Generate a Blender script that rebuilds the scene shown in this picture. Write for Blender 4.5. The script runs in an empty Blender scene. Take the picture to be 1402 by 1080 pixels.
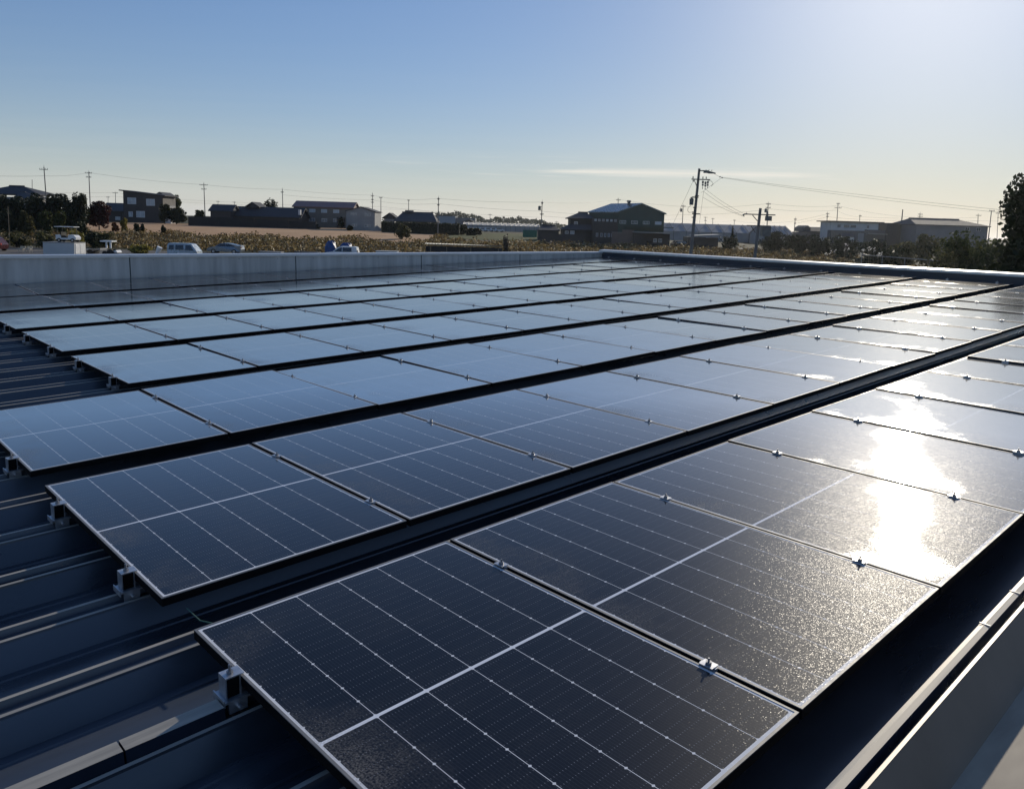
import bpy, math, random
import numpy as np
from math import radians, sin, cos, pi, sqrt
from mathutils import Matrix, Vector
random.seed(7); RNG = np.random.default_rng(7)
scene = bpy.context.scene
COL = scene.collection

# ------------------------------------------------------------------ camera
FPX, PX, PY = 1089.13, 701.0, 440.0                      # focal length and principal point in photo pixels (1402 wide)
RW = np.array([[0.72590662, -0.68716317, 0.02943405],
               [-0.06238762, -0.10840293, -0.99214746],
               [0.68495793, 0.71837009, -0.12156088]])
CW = np.array([-1.03431817, -0.9868377, 1.44354321])
ALPHA = 0.02678                                           # the roof rises gently along its rows
cam = bpy.data.cameras.new('camera'); cam_o = bpy.data.objects.new('camera', cam); COL.objects.link(cam_o)
m = Matrix.Identity(4)
for i in range(3):
    m[i][0] = RW[0][i]; m[i][1] = -RW[1][i]; m[i][2] = -RW[2][i]; m[i][3] = CW[i]
cam_o.matrix_world = m
cam.sensor_fit = 'HORIZONTAL'; cam.sensor_width = 36; cam.lens = 36 * FPX / 1402
cam.shift_y = -(540 - PY) / 1402; cam.clip_start = 0.05; cam.clip_end = 20000
scene.camera = cam_o

# ------------------------------------------------------------------ sky, sun, exposure
SUN = Vector((0.894, 0.3177, 0.316)).normalized()
SUN_EL = math.asin(SUN.z); SUN_ROT = math.atan2(SUN.x, SUN.y)
RH = np.array([RW[2][1], -RW[2][0], 0.0]); RH /= np.linalg.norm(RH)      # horizontal right
FV = np.array([RW[2][0], RW[2][1], 0.0]); FV /= np.linalg.norm(FV)       # horizontal forward

class G:
    """terse node graph helper"""
    def __init__(s, nt): s.nt = nt
    def n(s, t, **k):
        x = s.nt.nodes.new(t)
        for a, b in k.items(): setattr(x, a, b)
        return x
    def put(s, sock, v):
        if isinstance(v, (int, float)): sock.default_value = v
        elif isinstance(v, (tuple, list)): sock.default_value = tuple(v) if len(v) == len(sock.default_value) else (*v, 1)
        else: s.nt.links.new(v, sock)
    def m(s, op, a, b=0.0, c=None, clamp=False):
        x = s.n('ShaderNodeMath', operation=op, use_clamp=clamp)
        s.put(x.inputs[0], a); s.put(x.inputs[1], b)
        if c is not None: s.put(x.inputs[2], c)
        return x.outputs[0]
    def mix(s, f, a, b):
        x = s.n('ShaderNodeMix', data_type='RGBA')
        s.put(x.inputs[0], f); s.put(x.inputs[6], a); s.put(x.inputs[7], b)
        return x.outputs[2]
    def noise(s, vec, scale, detail=3, rough=.55, dim='3D'):
        x = s.n('ShaderNodeTexNoise', noise_dimensions=dim)
        if vec is not None: s.put(x.inputs['Vector'], vec)
        x.inputs['Scale'].default_value = scale; x.inputs['Detail'].default_value = detail; x.inputs['Roughness'].default_value = rough
        return x.outputs[0]
    def ramp(s, f, stops, interp='LINEAR'):
        x = s.n('ShaderNodeValToRGB'); r = x.color_ramp; r.interpolation = interp
        while len(r.elements) < len(stops): r.elements.new(.5)
        for e, (p, c) in zip(r.elements, stops):
            e.position = p; e.color = (*c, 1) if len(c) == 3 else c
        s.put(x.inputs[0], f); return x.outputs[0]
    def mr(s, v, a, b, c=0.0, d=1.0):
        x = s.n('ShaderNodeMapRange'); x.clamp = True
        for i, q in enumerate((v, a, b, c, d)): s.put(x.inputs[i], q)
        return x.outputs[0]
    def vmul(s, v, k):
        x = s.n('ShaderNodeVectorMath', operation='MULTIPLY'); s.put(x.inputs[0], v); s.put(x.inputs[1], k); return x.outputs[0]
    def vadd(s, v, k):
        x = s.n('ShaderNodeVectorMath', operation='ADD'); s.put(x.inputs[0], v); s.put(x.inputs[1], k); return x.outputs[0]
    def dot(s, v, k):
        x = s.n('ShaderNodeVectorMath', operation='DOT_PRODUCT'); s.put(x.inputs[0], v); s.put(x.inputs[1], k); return x.outputs['Value']
    def xyz(s, v):
        x = s.n('ShaderNodeSeparateXYZ'); s.put(x.inputs[0], v); return x.outputs

world = bpy.data.worlds.new('World'); scene.world = world; world.use_nodes = True
wt = world.node_tree; wt.nodes.clear(); g = G(wt)
sky = g.n('ShaderNodeTexSky', sky_type='NISHITA'); sky.sun_disc = False
sky.sun_elevation = SUN_EL; sky.sun_rotation = SUN_ROT
sky.altitude = 20; sky.air_density = 1.0; sky.dust_density = 0.35; sky.ozone_density = 2.2
vdir = g.n('ShaderNodeTexCoord').outputs['Generated']
az = g.m('DIVIDE', g.dot(vdir, tuple(RH)), g.m('MAXIMUM', g.dot(vdir, tuple(FV)), .05))
el = g.m('DIVIDE', g.xyz(vdir)[2], g.m('MAXIMUM', g.dot(vdir, tuple(FV)), .05))
cmb = g.n('ShaderNodeCombineXYZ'); g.put(cmb.inputs[0], g.m('MULTIPLY', az, 9.0)); g.put(cmb.inputs[1], g.m('MULTIPLY', el, 260.0))
cn = g.noise(cmb.outputs[0], 1.0, 4, .6)
e0 = g.m('ADD', .0655, g.m('MULTIPLY', az, .012))
dist = g.m('ABSOLUTE', g.m('SUBTRACT', el, e0))
thick = g.m('MULTIPLY', g.mr(az, .0, .12, .15, 1), g.mr(az, .25, .45, .0062, .0025))
band = g.mr(g.m('ADD', dist, g.m('MULTIPLY', g.m('SUBTRACT', cn, .5), .008)), 0, thick, 1, 0)
win = g.m('MULTIPLY', g.mr(az, .005, .05), g.mr(az, .34, .40, 1, 0))
wisp = g.m('MULTIPLY', g.mr(cn, .56, .75), g.mr(g.m('ABSOLUTE', g.m('SUBTRACT', el, .068)), .004, .02, 1, 0))
wisp = g.m('MULTIPLY', wisp, g.mr(g.m('ABSOLUTE', g.m('SUBTRACT', az, .2)), .2, .5, .45, 0))
cl = g.m('MAXIMUM', g.m('MULTIPLY', g.m('MULTIPLY', band, win), .8), wisp)
lum = g.dot(sky.outputs[0], (.3, .5, .2))
soft = g.m('DIVIDE', 1.0, g.m('ADD', 1.0, g.m('DIVIDE', lum, 9.0)))          # soft shoulder round the sun, as the phone's exposure shows it
sc_ = g.n('ShaderNodeVectorMath', operation='SCALE'); g.put(sc_.inputs[0], sky.outputs[0]); g.put(sc_.inputs['Scale'], soft)
tint = g.vmul(sc_.outputs[0], (.69, .78, .96))
elev = g.m('MAXIMUM', g.xyz(vdir)[2], 0.0)
glow = g.m('POWER', g.m('MAXIMUM', g.dot(vdir, tuple(SUN)), 0.0), 55.0)                # aureole
gl_ = g.n('ShaderNodeVectorMath', operation='SCALE'); gl_.inputs[0].default_value = (1.9, 1.8, 1.65); g.put(gl_.inputs['Scale'], glow)
tint = g.vadd(tint, gl_.outputs[0])
hz = g.m('MULTIPLY', g.m('POWER', 2.718, g.m('MULTIPLY', elev, -15.0)), .75)       # pale haze layer along the horizon
streak = g.noise(cmb.outputs[0], .35, 3, .5)
hz = g.m('MULTIPLY', hz, g.mr(streak, .3, .7, .88, 1.05))
pale = g.mix(hz, tint, (5.35, 5.35, 5.3))
skyc = g.mix(cl, pale, (6.0, 5.8, 5.3))
bg = g.n('ShaderNodeBackground'); g.put(bg.inputs[0], skyc); bg.inputs[1].default_value = 0.13
wo = g.n('ShaderNodeOutputWorld'); wt.links.new(bg.outputs[0], wo.inputs[0])

sun = bpy.data.lights.new('sun', 'SUN'); sun.energy = 3.2; sun.angle = radians(.53); sun.color = (1, .90, .74)
sun_o = bpy.data.objects.new('sun', sun); COL.objects.link(sun_o)
sun_o.rotation_euler = (-SUN).to_track_quat('-Z', 'Y').to_euler(); sun_o.location = (20, 10, 30)
scene.view_settings.view_transform = 'Standard'; scene.view_settings.look = 'None'
scene.view_settings.exposure = 0.12; scene.view_settings.gamma = 1.0; scene.view_settings.use_curve_mapping = False

# ------------------------------------------------------------------ materials
MATS = {}
def mat(name):
    mm = bpy.data.materials.new(name); mm.use_nodes = True; mm.node_tree.nodes.clear()
    gg = G(mm.node_tree); out = gg.n('ShaderNodeOutputMaterial')
    p = gg.n('ShaderNodeBsdfPrincipled'); mm.node_tree.links.new(p.outputs[0], out.inputs[0])
    MATS[name] = mm
    return mm, gg, p, out
def simple(name, col, rough=.6, metal=0.0, var=.25, scale=3.0, spec=.5, bump=0.0, coords='Object', stretch=(1, 1, 1)):
    mm, gg, p, out = mat(name)
    tc = gg.n('ShaderNodeTexCoord').outputs[coords]
    nz = gg.noise(gg.vmul(tc, stretch), scale, 4)
    c0 = tuple(max(0, c * (1 - var)) for c in col); c1 = tuple(c * (1 + var) for c in col)
    gg.put(p.inputs['Base Color'], gg.ramp(nz, [(.3, c0), (.7, c1)]))
    gg.put(p.inputs['Roughness'], gg.mr(nz, .3, .7, max(.02, rough - .08), min(1, rough + .08)))
    p.inputs['Metallic'].default_value = metal; p.inputs['Specular IOR Level'].default_value = spec
    if bump:
        b = gg.n('ShaderNodeBump'); b.inputs['Strength'].default_value = bump; b.inputs['Distance'].default_value = .02
        gg.put(b.inputs['Height'], nz); gg.put(p.inputs['Normal'], b.outputs[0])
    return mm

PW, PL, PITCH, ROWP = 1.134, 1.669, 1.154, 1.97218
def glass_material():
    mm, gg, p, out = mat('solar_glass')
    tc = gg.n('ShaderNodeTexCoord').outputs['Object']
    rnd = gg.n('ShaderNodeObjectInfo').outputs['Random']
    X, Y, Z = gg.xyz(tc)
    mx, my, gap = .0175, .021, .0065
    cw = (PW - 2 * mx) / 6; ch = (PL / 2 - my - gap) / 9
    cx = gg.m('DIVIDE', gg.m('SUBTRACT', X, mx), cw)
    fx = gg.m('FRACT', cx)
    dx = gg.m('MULTIPLY', gg.m('SUBTRACT', .5, gg.m('ABSOLUTE', gg.m('SUBTRACT', fx, .5))), cw)
    ay = gg.m('SUBTRACT', gg.m('ABSOLUTE', gg.m('SUBTRACT', Y, PL / 2)), gap)
    cy = gg.m('DIVIDE', ay, ch); fy = gg.m('FRACT', gg.m('ADD', cy, 2.0))
    dy = gg.m('MULTIPLY', gg.m('SUBTRACT', .5, gg.m('ABSOLUTE', gg.m('SUBTRACT', fy, .5))), ch)
    line = gg.m('LESS_THAN', dx, .0011)
    dia = gg.m('LESS_THAN', gg.m('ADD', dx, dy), .0062)
    mid = gg.m('LESS_THAN', ay, 0.0)
    inx = gg.m('MULTIPLY', gg.m('GREATER_THAN', X, mx - .0012), gg.m('LESS_THAN', X, PW - mx + .0012))
    iny = gg.m('LESS_THAN', ay, ch * 9)
    inside = gg.m('MULTIPLY', inx, iny)
    white = gg.m('MAXIMUM', gg.m('MAXIMUM', line, dia), gg.m('MAXIMUM', mid, gg.m('SUBTRACT', 1.0, inside)))
    # busbars and their solder pads
    fb = gg.m('FRACT', gg.m('MULTIPLY', fx, 16.0))
    db = gg.m('ABSOLUTE', gg.m('SUBTRACT', fb, .5))
    bus = gg.m('LESS_THAN', db, .035)
    dash = gg.m('LESS_THAN', gg.m('ABSOLUTE', gg.m('SUBTRACT', gg.m('ABSOLUTE', gg.m('SUBTRACT', fy, .5)), .30)), .022)
    pad = gg.m('MULTIPLY', gg.m('LESS_THAN', db, .07), dash)
    nz = gg.noise(tc, 6, 3)
    cells = gg.ramp(nz, [(.3, (.005, .0055, .0075)), (.7, (.0075, .008, .0105))])
    c = gg.mix(gg.m('MULTIPLY', bus, .22), cells, (.16, .18, .22))
    c = gg.mix(gg.m('MULTIPLY', pad, .5), c, (.42, .44, .48))
    c = gg.mix(white, c, gg.mix(mid, (.84, .85, .86), (.88, .90, .94)))
    # dust: thicker toward the left edge, in patches, different on every panel
    off = gg.n('ShaderNodeCombineXYZ'); gg.put(off.inputs[0], gg.m('MULTIPLY', rnd, 31.0)); gg.put(off.inputs[1], gg.m('MULTIPLY', rnd, 17.0))
    oc = gg.vadd(tc, off.outputs[0])
    d1 = gg.noise(oc, 2.3, 4, .6); d2 = gg.noise(oc, 160, 3, .7)
    edge = gg.mr(X, .02, .30, 1, 0)
    dn = gg.m('MULTIPLY', gg.mr(d1, .44, .68), gg.mr(d2, .40, .68))
    dust = gg.m('ADD', gg.m('MULTIPLY', dn, gg.m('ADD', gg.m('MULTIPLY', edge, .60), gg.mr(rnd, 0, 1, .05, .12))), gg.m('MULTIPLY', gg.mr(d2, .62, .74), .035))
    dust = gg.m('ADD', dust, .006)
    c = gg.mix(dust, c, (.30, .27, .23))
    # textured glass: a tight mirror lobe plus a little glitter from the pressed texture
    smear = gg.noise(gg.vmul(oc, (2.2, .8, 1)), 2.0, 2, .5)
    tight = gg.n('ShaderNodeBsdfAnisotropic', distribution='BECKMANN')
    gg.put(tight.inputs['Roughness'], gg.m('ADD', gg.mr(smear, .35, .65, .106, .118), gg.m('MULTIPLY', dust, .8)))
    tex = gg.noise(tc, 135, 2, .6)
    b2 = gg.n('ShaderNodeBump'); b2.inputs['Strength'].default_value = .03; b2.inputs['Distance'].default_value = .0012
    gg.put(b2.inputs['Height'], tex); gg.put(tight.inputs['Normal'], b2.outputs[0])
    # every grain of the pressed glass is a tiny mirror with its own tilt
    vo = gg.n('ShaderNodeTexVoronoi', voronoi_dimensions='2D', feature='F1'); vo.inputs['Scale'].default_value = 470; gg.put(vo.inputs['Vector'], tc)
    wn = gg.n('ShaderNodeTexWhiteNoise', noise_dimensions='3D'); gg.put(wn.inputs['Vector'], gg.vmul(vo.outputs['Color'], (91, 67, 43)))
    tl = gg.vadd(gg.vadd(vo.outputs['Color'], wn.outputs['Color']), (-1, -1, -1))
    tl = gg.vmul(tl, (.17, .17, 0))
    nrm = gg.n('ShaderNodeVectorMath', operation='NORMALIZE')
    gg.put(nrm.inputs[0], gg.vadd(gg.n('ShaderNodeNewGeometry').outputs['Normal'], tl))
    glit = gg.n('ShaderNodeBsdfAnisotropic', distribution='BECKMANN'); glit.inputs['Roughness'].default_value = .225
    gg.put(glit.inputs['Normal'], nrm.outputs[0])
    diff = gg.n('ShaderNodeBsdfDiffuse'); gg.put(diff.inputs[0], c)
    fr = gg.n('ShaderNodeFresnel'); fr.inputs['IOR'].default_value = 1.5
    F = gg.m('MULTIPLY', gg.m('MINIMUM', gg.m('MULTIPLY', gg.m('POWER', fr.outputs[0], 2.15), gg.mr(rnd, 0, 1, 9.6, 10.6)), gg.mr(rnd, 0, 1, .74, .80)), gg.m('SUBTRACT', 1.0, gg.m('MULTIPLY', dust, .9)))
    body = gg.n('ShaderNodeMixShader'); body.inputs[0].default_value = .015
    mm.node_tree.links.new(diff.outputs[0], body.inputs[1]); mm.node_tree.links.new(glit.outputs[0], body.inputs[2])
    wide = gg.n('ShaderNodeBsdfAnisotropic', distribution='BECKMANN'); wide.inputs['Roughness'].default_value = .43
    body2 = gg.n('ShaderNodeMixShader'); body2.inputs[0].default_value = .021
    mm.node_tree.links.new(body.outputs[0], body2.inputs[1]); mm.node_tree.links.new(wide.outputs[0], body2.inputs[2]); body = body2
    fin = gg.n('ShaderNodeMixShader'); gg.put(fin.inputs[0], F)
    mm.node_tree.links.new(body.outputs[0], fin.inputs[1]); mm.node_tree.links.new(tight.outputs[0], fin.inputs[2])
    mm.node_tree.links.new(fin.outputs[0], out.inputs[0]); mm.node_tree.nodes.remove(p)
    return mm
GLASS = glass_material()
FRAME_LIP = simple('painted_sunlit_lip', (.20, .20, .20), .55, .2, .12, 14)  # top lip of the black frame, painted paler where it catches the sun
FRAME_BLACK = simple('black_frame', (.006, .006, .007), .75, 0, .2, 9, .08)
CLAMP = simple('galvanised_clamp', (.52, .53, .55), .38, .75, .18, 30)
BOLT = simple('zinc_bolt', (.30, .30, .31), .4, .8, .2, 40)
NAVY = simple('navy_roof_paint', (.046, .056, .072), .30, 0, .40, 1.9, 1.0, stretch=(.5, 2.2, 1))
EDGE = simple('painted_sunlit_edge', (.36, .335, .285), .6, .1, .2, 6, stretch=(.6, 8, 1))  # pale tan painted on the navy ribs as their sunlit lines
GALV = simple('galvanised_cladding', (.56, .53, .48), .45, .1, .24, 2.0, stretch=(2.6, 1, .25))
COPING = simple('coping_metal', (.60, .61, .61), .38, .45, .10, 3, stretch=(.5, 4, 1))
NAVYWALL = simple('navy_cladding', (.030, .040, .058), .42, 0, .25, 1.5)
CAPTAN = simple('cap_metal', (.38, .35, .30), .5, .3, .18, 5, stretch=(.3, 6, 6))
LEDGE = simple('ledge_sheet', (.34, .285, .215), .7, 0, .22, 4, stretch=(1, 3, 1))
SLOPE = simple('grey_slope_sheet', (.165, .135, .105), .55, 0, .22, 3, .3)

# ------------------------------------------------------------------ mesh builder
class MB:
    def __init__(s): s.v = []; s.f = []; s.m = []
    def quad(s, pts, mi=0):
        i = len(s.v); s.v += [tuple(q) for q in pts]; s.f.append(tuple(range(i, i + len(pts)))); s.m.append(mi); return s
    def box(s, x0, x1, y0, y1, z0, z1, mi=0):
        i = len(s.v)
        s.v += [(x0, y0, z0), (x1, y0, z0), (x1, y1, z0), (x0, y1, z0), (x0, y0, z1), (x1, y0, z1), (x1, y1, z1), (x0, y1, z1)]
        for q in ((3, 2, 1, 0), (4, 5, 6, 7), (0, 1, 5, 4), (1, 2, 6, 5), (2, 3, 7, 6), (3, 0, 4, 7)):
            s.f.append(tuple(i + k for k in q)); s.m.append(mi)
        return s
    def tube(s, a, b, r0, r1=None, n=8, mi=0, caps=True):
        r1 = r0 if r1 is None else r1
        a = Vector(a); b = Vector(b); d = (b - a).normalized()
        u = d.cross(Vector((0, 0, 1)) if abs(d.z) < .9 else Vector((1, 0, 0))).normalized(); w = d.cross(u)
        i = len(s.v)
        for c, r in ((a, r0), (b, r1)):
            for k in range(n):
                t = 2 * pi * k / n; s.v.append(tuple(c + (u * cos(t) + w * sin(t)) * r))
        for k in range(n):
            s.f.append((i + k, i + (k + 1) % n, i + n + (k + 1) % n, i + n + k)); s.m.append(mi)
        if caps:
            s.f.append(tuple(i + k for k in reversed(range(n)))); s.f.append(tuple(i + n + k for k in range(n))); s.m += [mi, mi]
        return s
    def prism(s, poly, y0, y1, mi=0):
        """polygon in the XZ plane, extruded along Y"""
        n = len(poly); i = len(s.v)
        s.v += [(x, y0, z) for x, z in poly] + [(x, y1, z) for x, z in poly]
        s.f.append(tuple(range(i, i + n))); s.f.append(tuple(i + n + k for k in reversed(range(n)))); s.m += [mi, mi]
        for k in range(n):
            s.f.append((i + k, i + n + k, i + n + (k + 1) % n, i + (k + 1) % n)); s.m.append(mi)
        return s
    def prismx(s, poly, x0, x1, mi=0):
        """polygon in the YZ plane, extruded along X"""
        n = len(poly); i = len(s.v)
        s.v += [(x0, y, z) for y, z in poly] + [(x1, y, z) for y, z in poly]
        s.f.append(tuple(range(i, i + n))); s.f.append(tuple(i + n + k for k in reversed(range(n)))); s.m += [mi, mi]
        for k in range(n):
            s.f.append((i + k, i + n + k, i + n + (k + 1) % n, i + (k + 1) % n)); s.m.append(mi)
        return s
    def build(s, name, mats, parent=None, smooth=False):
        me = bpy.data.meshes.new(name); me.from_pydata(s.v, [], s.f)
        for q in (mats if isinstance(mats, (list, tuple)) else [mats]): me.materials.append(q)
        me.polygons.foreach_set('material_index', s.m)
        if smooth: me.polygons.foreach_set('use_smooth', [True] * len(s.f))
        me.update(); 
        o = bpy.data.objects.new(name, me); COL.objects.link(o)
        if parent is not None: o.parent = parent
        return o
def quads_obj(name, P, mats, midx=None, parent=None):
    """P: (n,4,3) array of quads, fast"""
    n = len(P); me = bpy.data.meshes.new(name)
    me.vertices.add(n * 4); me.vertices.foreach_set('co', np.asarray(P, dtype=np.float32).ravel())
    me.loops.add(n * 4); me.loops.foreach_set('vertex_index', np.arange(n * 4, dtype=np.int32))
    me.polygons.add(n); me.polygons.foreach_set('loop_start', np.arange(0, n * 4, 4, dtype=np.int32))
    me.polygons.foreach_set('loop_total', np.full(n, 4, dtype=np.int32))
    for q in (mats if isinstance(mats, (list, tuple)) else [mats]): me.materials.append(q)
    if midx is not None: me.polygons.foreach_set('material_index', np.asarray(midx, dtype=np.int32))
    me.update(calc_edges=True); me.validate()
    o = bpy.data.objects.new(name, me); COL.objects.link(o)
    if parent is not None: o.parent = parent
    return o
def tag(o, label=None, cat=None, group=None, kind=None):
    if label: o['label'] = label
    if cat: o['category'] = cat
    if group: o['group'] = group
    if kind: o['kind'] = kind
    return o
def thing(name, label, cat, loc=(0, 0, 0), rot=(0, 0, 0), group=None):
    o = bpy.data.objects.new(name, None); o.empty_display_size = .2; COL.objects.link(o)
    o.location = loc; o.rotation_euler = rot; return tag(o, label, cat, group)
def dup(root, loc, rot, label, group=None):
    r = root.copy(); COL.objects.link(r); r.location = loc; r.rotation_euler = rot; r['label'] = label
    if group: r['group'] = group
    for ch in root.children:
        c = ch.copy(); COL.objects.link(c); c.parent = r
        for gr in ch.children:
            d = gr.copy(); COL.objects.link(d); d.parent = c
    return r

CA, SA = cos(ALPHA), sin(ALPHA)
def RP(u, v, w=0.0): return (CA * u - SA * w, v, SA * u + CA * w)     # roof coordinates to world
ROOF_ROT = (0, -ALPHA, 0)

# ------------------------------------------------------------------ terrain height
def ss(a, b, x):
    t = np.clip((x - a) / (b - a), 0, 1); return t * t * (3 - 2 * t)
def gz(l, d):
    return -3.65 + 1.85 * ss(108, 185, d) + .55 * ss(160, 210, d) * ss(-20, -50, l) - 0.5 * ss(40, 90, l)
def ray(x, y):
    return RW.T @ np.array([(x - PX) / FPX, (y - PY) / FPX, 1.0])
def W(x, y, d):
    r = ray(x, y); return CW + r * (d / (r @ FV))
def LD(l, d, z=0.0):
    p = CW + RH * l + FV * d; return np.array([p[0], p[1], z])
A0 = math.atan2(RH[1], RH[0])
class Spot:
    """a place beyond the roof: local X to the right, Y away, Z up, metres"""
    def __init__(s, xc, d, base=None, y=318, sink=0.0):
        p = W(xc, y, d); s.d = d; s.l = float((p - CW) @ RH)
        s.base = float(gz(s.l, d)) if base is None else base
        s.base -= sink
        s.loc = (p[0], p[1], s.base); s.rot = (0, 0, A0); s.p = p
    def X(s, x, y=318): return float((W(x, y, s.d) - CW) @ RH) - s.l
    def Z(s, y, x=None):
        x = x if x is not None else PX + s.l * FPX / s.d
        return float(W(x, y, s.d)[2]) - s.base

# ------------------------------------------------------------------ ground
def leafmat(name, stops, trans=.35, rough=.6):
    mm = bpy.data.materials.new(name); mm.use_nodes = True; nt = mm.node_tree; nt.nodes.clear(); gg = G(nt)
    r = gg.n('ShaderNodeNewGeometry').outputs['Random Per Island']
    c = gg.ramp(r, stops)
    p = gg.n('ShaderNodeBsdfPrincipled'); gg.put(p.inputs['Base Color'], c); p.inputs['Roughness'].default_value = rough; p.inputs['Specular IOR Level'].default_value = .3
    t = gg.n('ShaderNodeBsdfTranslucent'); gg.put(t.inputs[0], c)
    mx = gg.n('ShaderNodeMixShader'); mx.inputs[0].default_value = trans
    nt.links.new(p.outputs[0], mx.inputs[1]); nt.links.new(t.outputs[0], mx.inputs[2])
    o = gg.n('ShaderNodeOutputMaterial'); nt.links.new(mx.outputs[0], o.inputs[0]); return mm
DARKLEAF = leafmat('dark_leaf', [(0, (.012, .018, .008)), (.5, (.022, .032, .012)), (1, (.04, .048, .018))], .2)
GREENLEAF = leafmat('green_leaf', [(0, (.025, .035, .012)), (.6, (.06, .075, .022)), (1, (.11, .11, .03))], .35)
OLIVELEAF = leafmat('olive_leaf', [(0, (.03, .035, .015)), (.5, (.075, .075, .03)), (.85, (.13, .12, .05)), (1, (.2, .17, .07))], .35)
REDLEAF = leafmat('red_leaf', [(0, (.03, .010, .010)), (.6, (.06, .016, .016)), (1, (.09, .03, .02))], .25)
RUSTLEAF = leafmat('rust_leaf', [(0, (.12, .05, .02)), (1, (.26, .11, .03))], .35)
FIELDLEAF = leafmat('field_leaf', [(0, (.07, .045, .02)), (.35, (.15, .10, .042)), (.60, (.17, .132, .048)), (.85, (.28, .195, .088)), (.95, (.42, .32, .16)), (1, (.5, .42, .26))], .35)
YELLOWLEAF = leafmat('yellow_leaf', [(0, (.10, .09, .02)), (.6, (.22, .19, .04)), (1, (.36, .30, .07))], .4)
PLUME = leafmat('white_plume', [(0, (.6, .58, .54)), (1, (.85, .83, .8))], .4)
BARK = simple('bark', (.06, .05, .042), .85, 0, .3, 6)

def grid_sheet(name, ls, ds, zoff, material, kind='structure', jag=0.0):
    v = []; f = []
    for d in ds:
        for l in ls: v.append(tuple(LD(l, d, float(gz(l, d)) + zoff)))
    n = len(ls)
    for j in range(len(ds) - 1):
        for i in range(n - 1): f.append((j * n + i, j * n + i + 1, (j + 1) * n + i + 1, (j + 1) * n + i))
    me = bpy.data.meshes.new(name); me.from_pydata(v, [], f); me.materials.append(material)
    me.polygons.foreach_set('use_smooth', [True] * len(f)); me.update()
    o = bpy.data.objects.new(name, me); COL.objects.link(o); return tag(o, kind=kind)
def groundmat(name, stops, scale=.25, fine=3.0, bump=.3):
    mm, gg, p, out = mat(name)
    tc = gg.n('ShaderNodeTexCoord').outputs['Object']
    a = gg.noise(tc, scale, 5, .6); b = gg.noise(tc, fine, 4, .7)
    v = gg.m('ADD', gg.m('MULTIPLY', a, .6), gg.m('MULTIPLY', b, .4))
    gg.put(p.inputs['Base Color'], gg.ramp(v, stops)); p.inputs['Roughness'].default_value = .95; p.inputs['Specular IOR Level'].default_value = .1
    bb = gg.n('ShaderNodeBump'); bb.inputs['Strength'].default_value = bump; bb.inputs['Distance'].default_value = .15
    gg.put(bb.inputs['Height'], b); gg.put(p.inputs['Normal'], bb.outputs[0]); return mm
ls = np.concatenate([np.linspace(-1600, -300, 9), np.linspace(-260, 260, 105), np.linspace(300, 1600, 9)])
ds = np.concatenate([np.linspace(-60, 40, 8), np.linspace(50, 260, 85), np.array([300, 360, 450, 600, 900, 1300, 1700])])
grid_sheet('ground', ls, ds, 0, groundmat('earth', [(.35, (.05, .048, .03)), (.5, (.085, .08, .045)), (.65, (.12, .10, .065))], .06, 1.2))
grid_sheet('soil_field', np.linspace(-101, -17, 60), np.linspace(150, 222, 40), .05, groundmat('tilled_soil', [(.3, (.44, .275, .15)), (.5, (.55, .345, .195)), (.7, (.63, .41, .24))], .12, 2.5, .15))
grid_sheet('grass_field', np.linspace(-15, 36, 40), np.linspace(148, 260, 40), .05, groundmat('meadow', [(.3, (.045, .055, .018)), (.5, (.085, .095, .032)), (.7, (.15, .13, .055))], .1, 1.5, .4))
grid_sheet('gravel_yard', np.linspace(-80, 0, 60), np.linspace(55, 108, 40), .04, groundmat('gravel', [(.3, (.12, .11, .10)), (.7, (.20, .19, .17))], .3, 4))
grid_sheet('dirt_road', np.linspace(-16, 90, 60), np.linspace(158, 163, 6), .10, groundmat('road_dirt', [(.3, (.16, .15, .13)), (.7, (.24, .22, .19))], .3, 3))

# ------------------------------------------------------------------ the building under the roof
U0, U1, V0, V1 = -7.0, 18.78, -0.29, 15.66
bld = thing('factory_building', 'low metal building whose ribbed navy roof carries the rows of solar panels', 'building', (0, 0, 0), ROOF_ROT)
RIB = ROWP / 4
def roof_deck():
    mb = MB(); prof = []          # (v, z, material of the face that follows)
    k = -1
    v = V0
    prof.append((V0, -.20, 0))
    while .333 + RIB * k < V1 - .2:
        c = .3 + RIB * k
        lip, st = .046, .029
        if c - .12 > V0:
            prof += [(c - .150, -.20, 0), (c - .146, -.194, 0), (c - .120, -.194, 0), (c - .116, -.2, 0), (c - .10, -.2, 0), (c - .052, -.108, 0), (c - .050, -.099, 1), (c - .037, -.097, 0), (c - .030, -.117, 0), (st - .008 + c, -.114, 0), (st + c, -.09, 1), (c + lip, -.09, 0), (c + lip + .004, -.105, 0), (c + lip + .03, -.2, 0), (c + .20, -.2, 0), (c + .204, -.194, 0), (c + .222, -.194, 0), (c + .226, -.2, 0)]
        k += 1
    prof.append((V1, -.20, 0))
    for (va, za, ma), (vb, zb, _) in zip(prof[:-1], prof[1:]):
        mb.quad([(U0, va, za), (U1, va, za), (U1, vb, zb), (U0, vb, zb)], ma)
    return mb
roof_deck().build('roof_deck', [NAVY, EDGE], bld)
RIBSIDE = simple('shaded_navy', (.016, .022, .034), .8, 0, .2, 4, .1)  # darker copy of the roof navy, shade painted into the cap sides
for a, b in ((U0, -.366), (-.360, -.07)):
    mb = MB(); c = .3 + RIB * 2; mb.prismx([(c - .036, -.1165), (c + .040, -.1165), (c + .036, -.0655), (c - .022, -.0655)], a, b); mb.quad([(a, c - .022, -.065), (b, c - .022, -.065), (b, c + .036, -.065), (a, c + .036, -.065)], 1); mb.build('rib_cap', [RIBSIDE, EDGE], bld)
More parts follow.
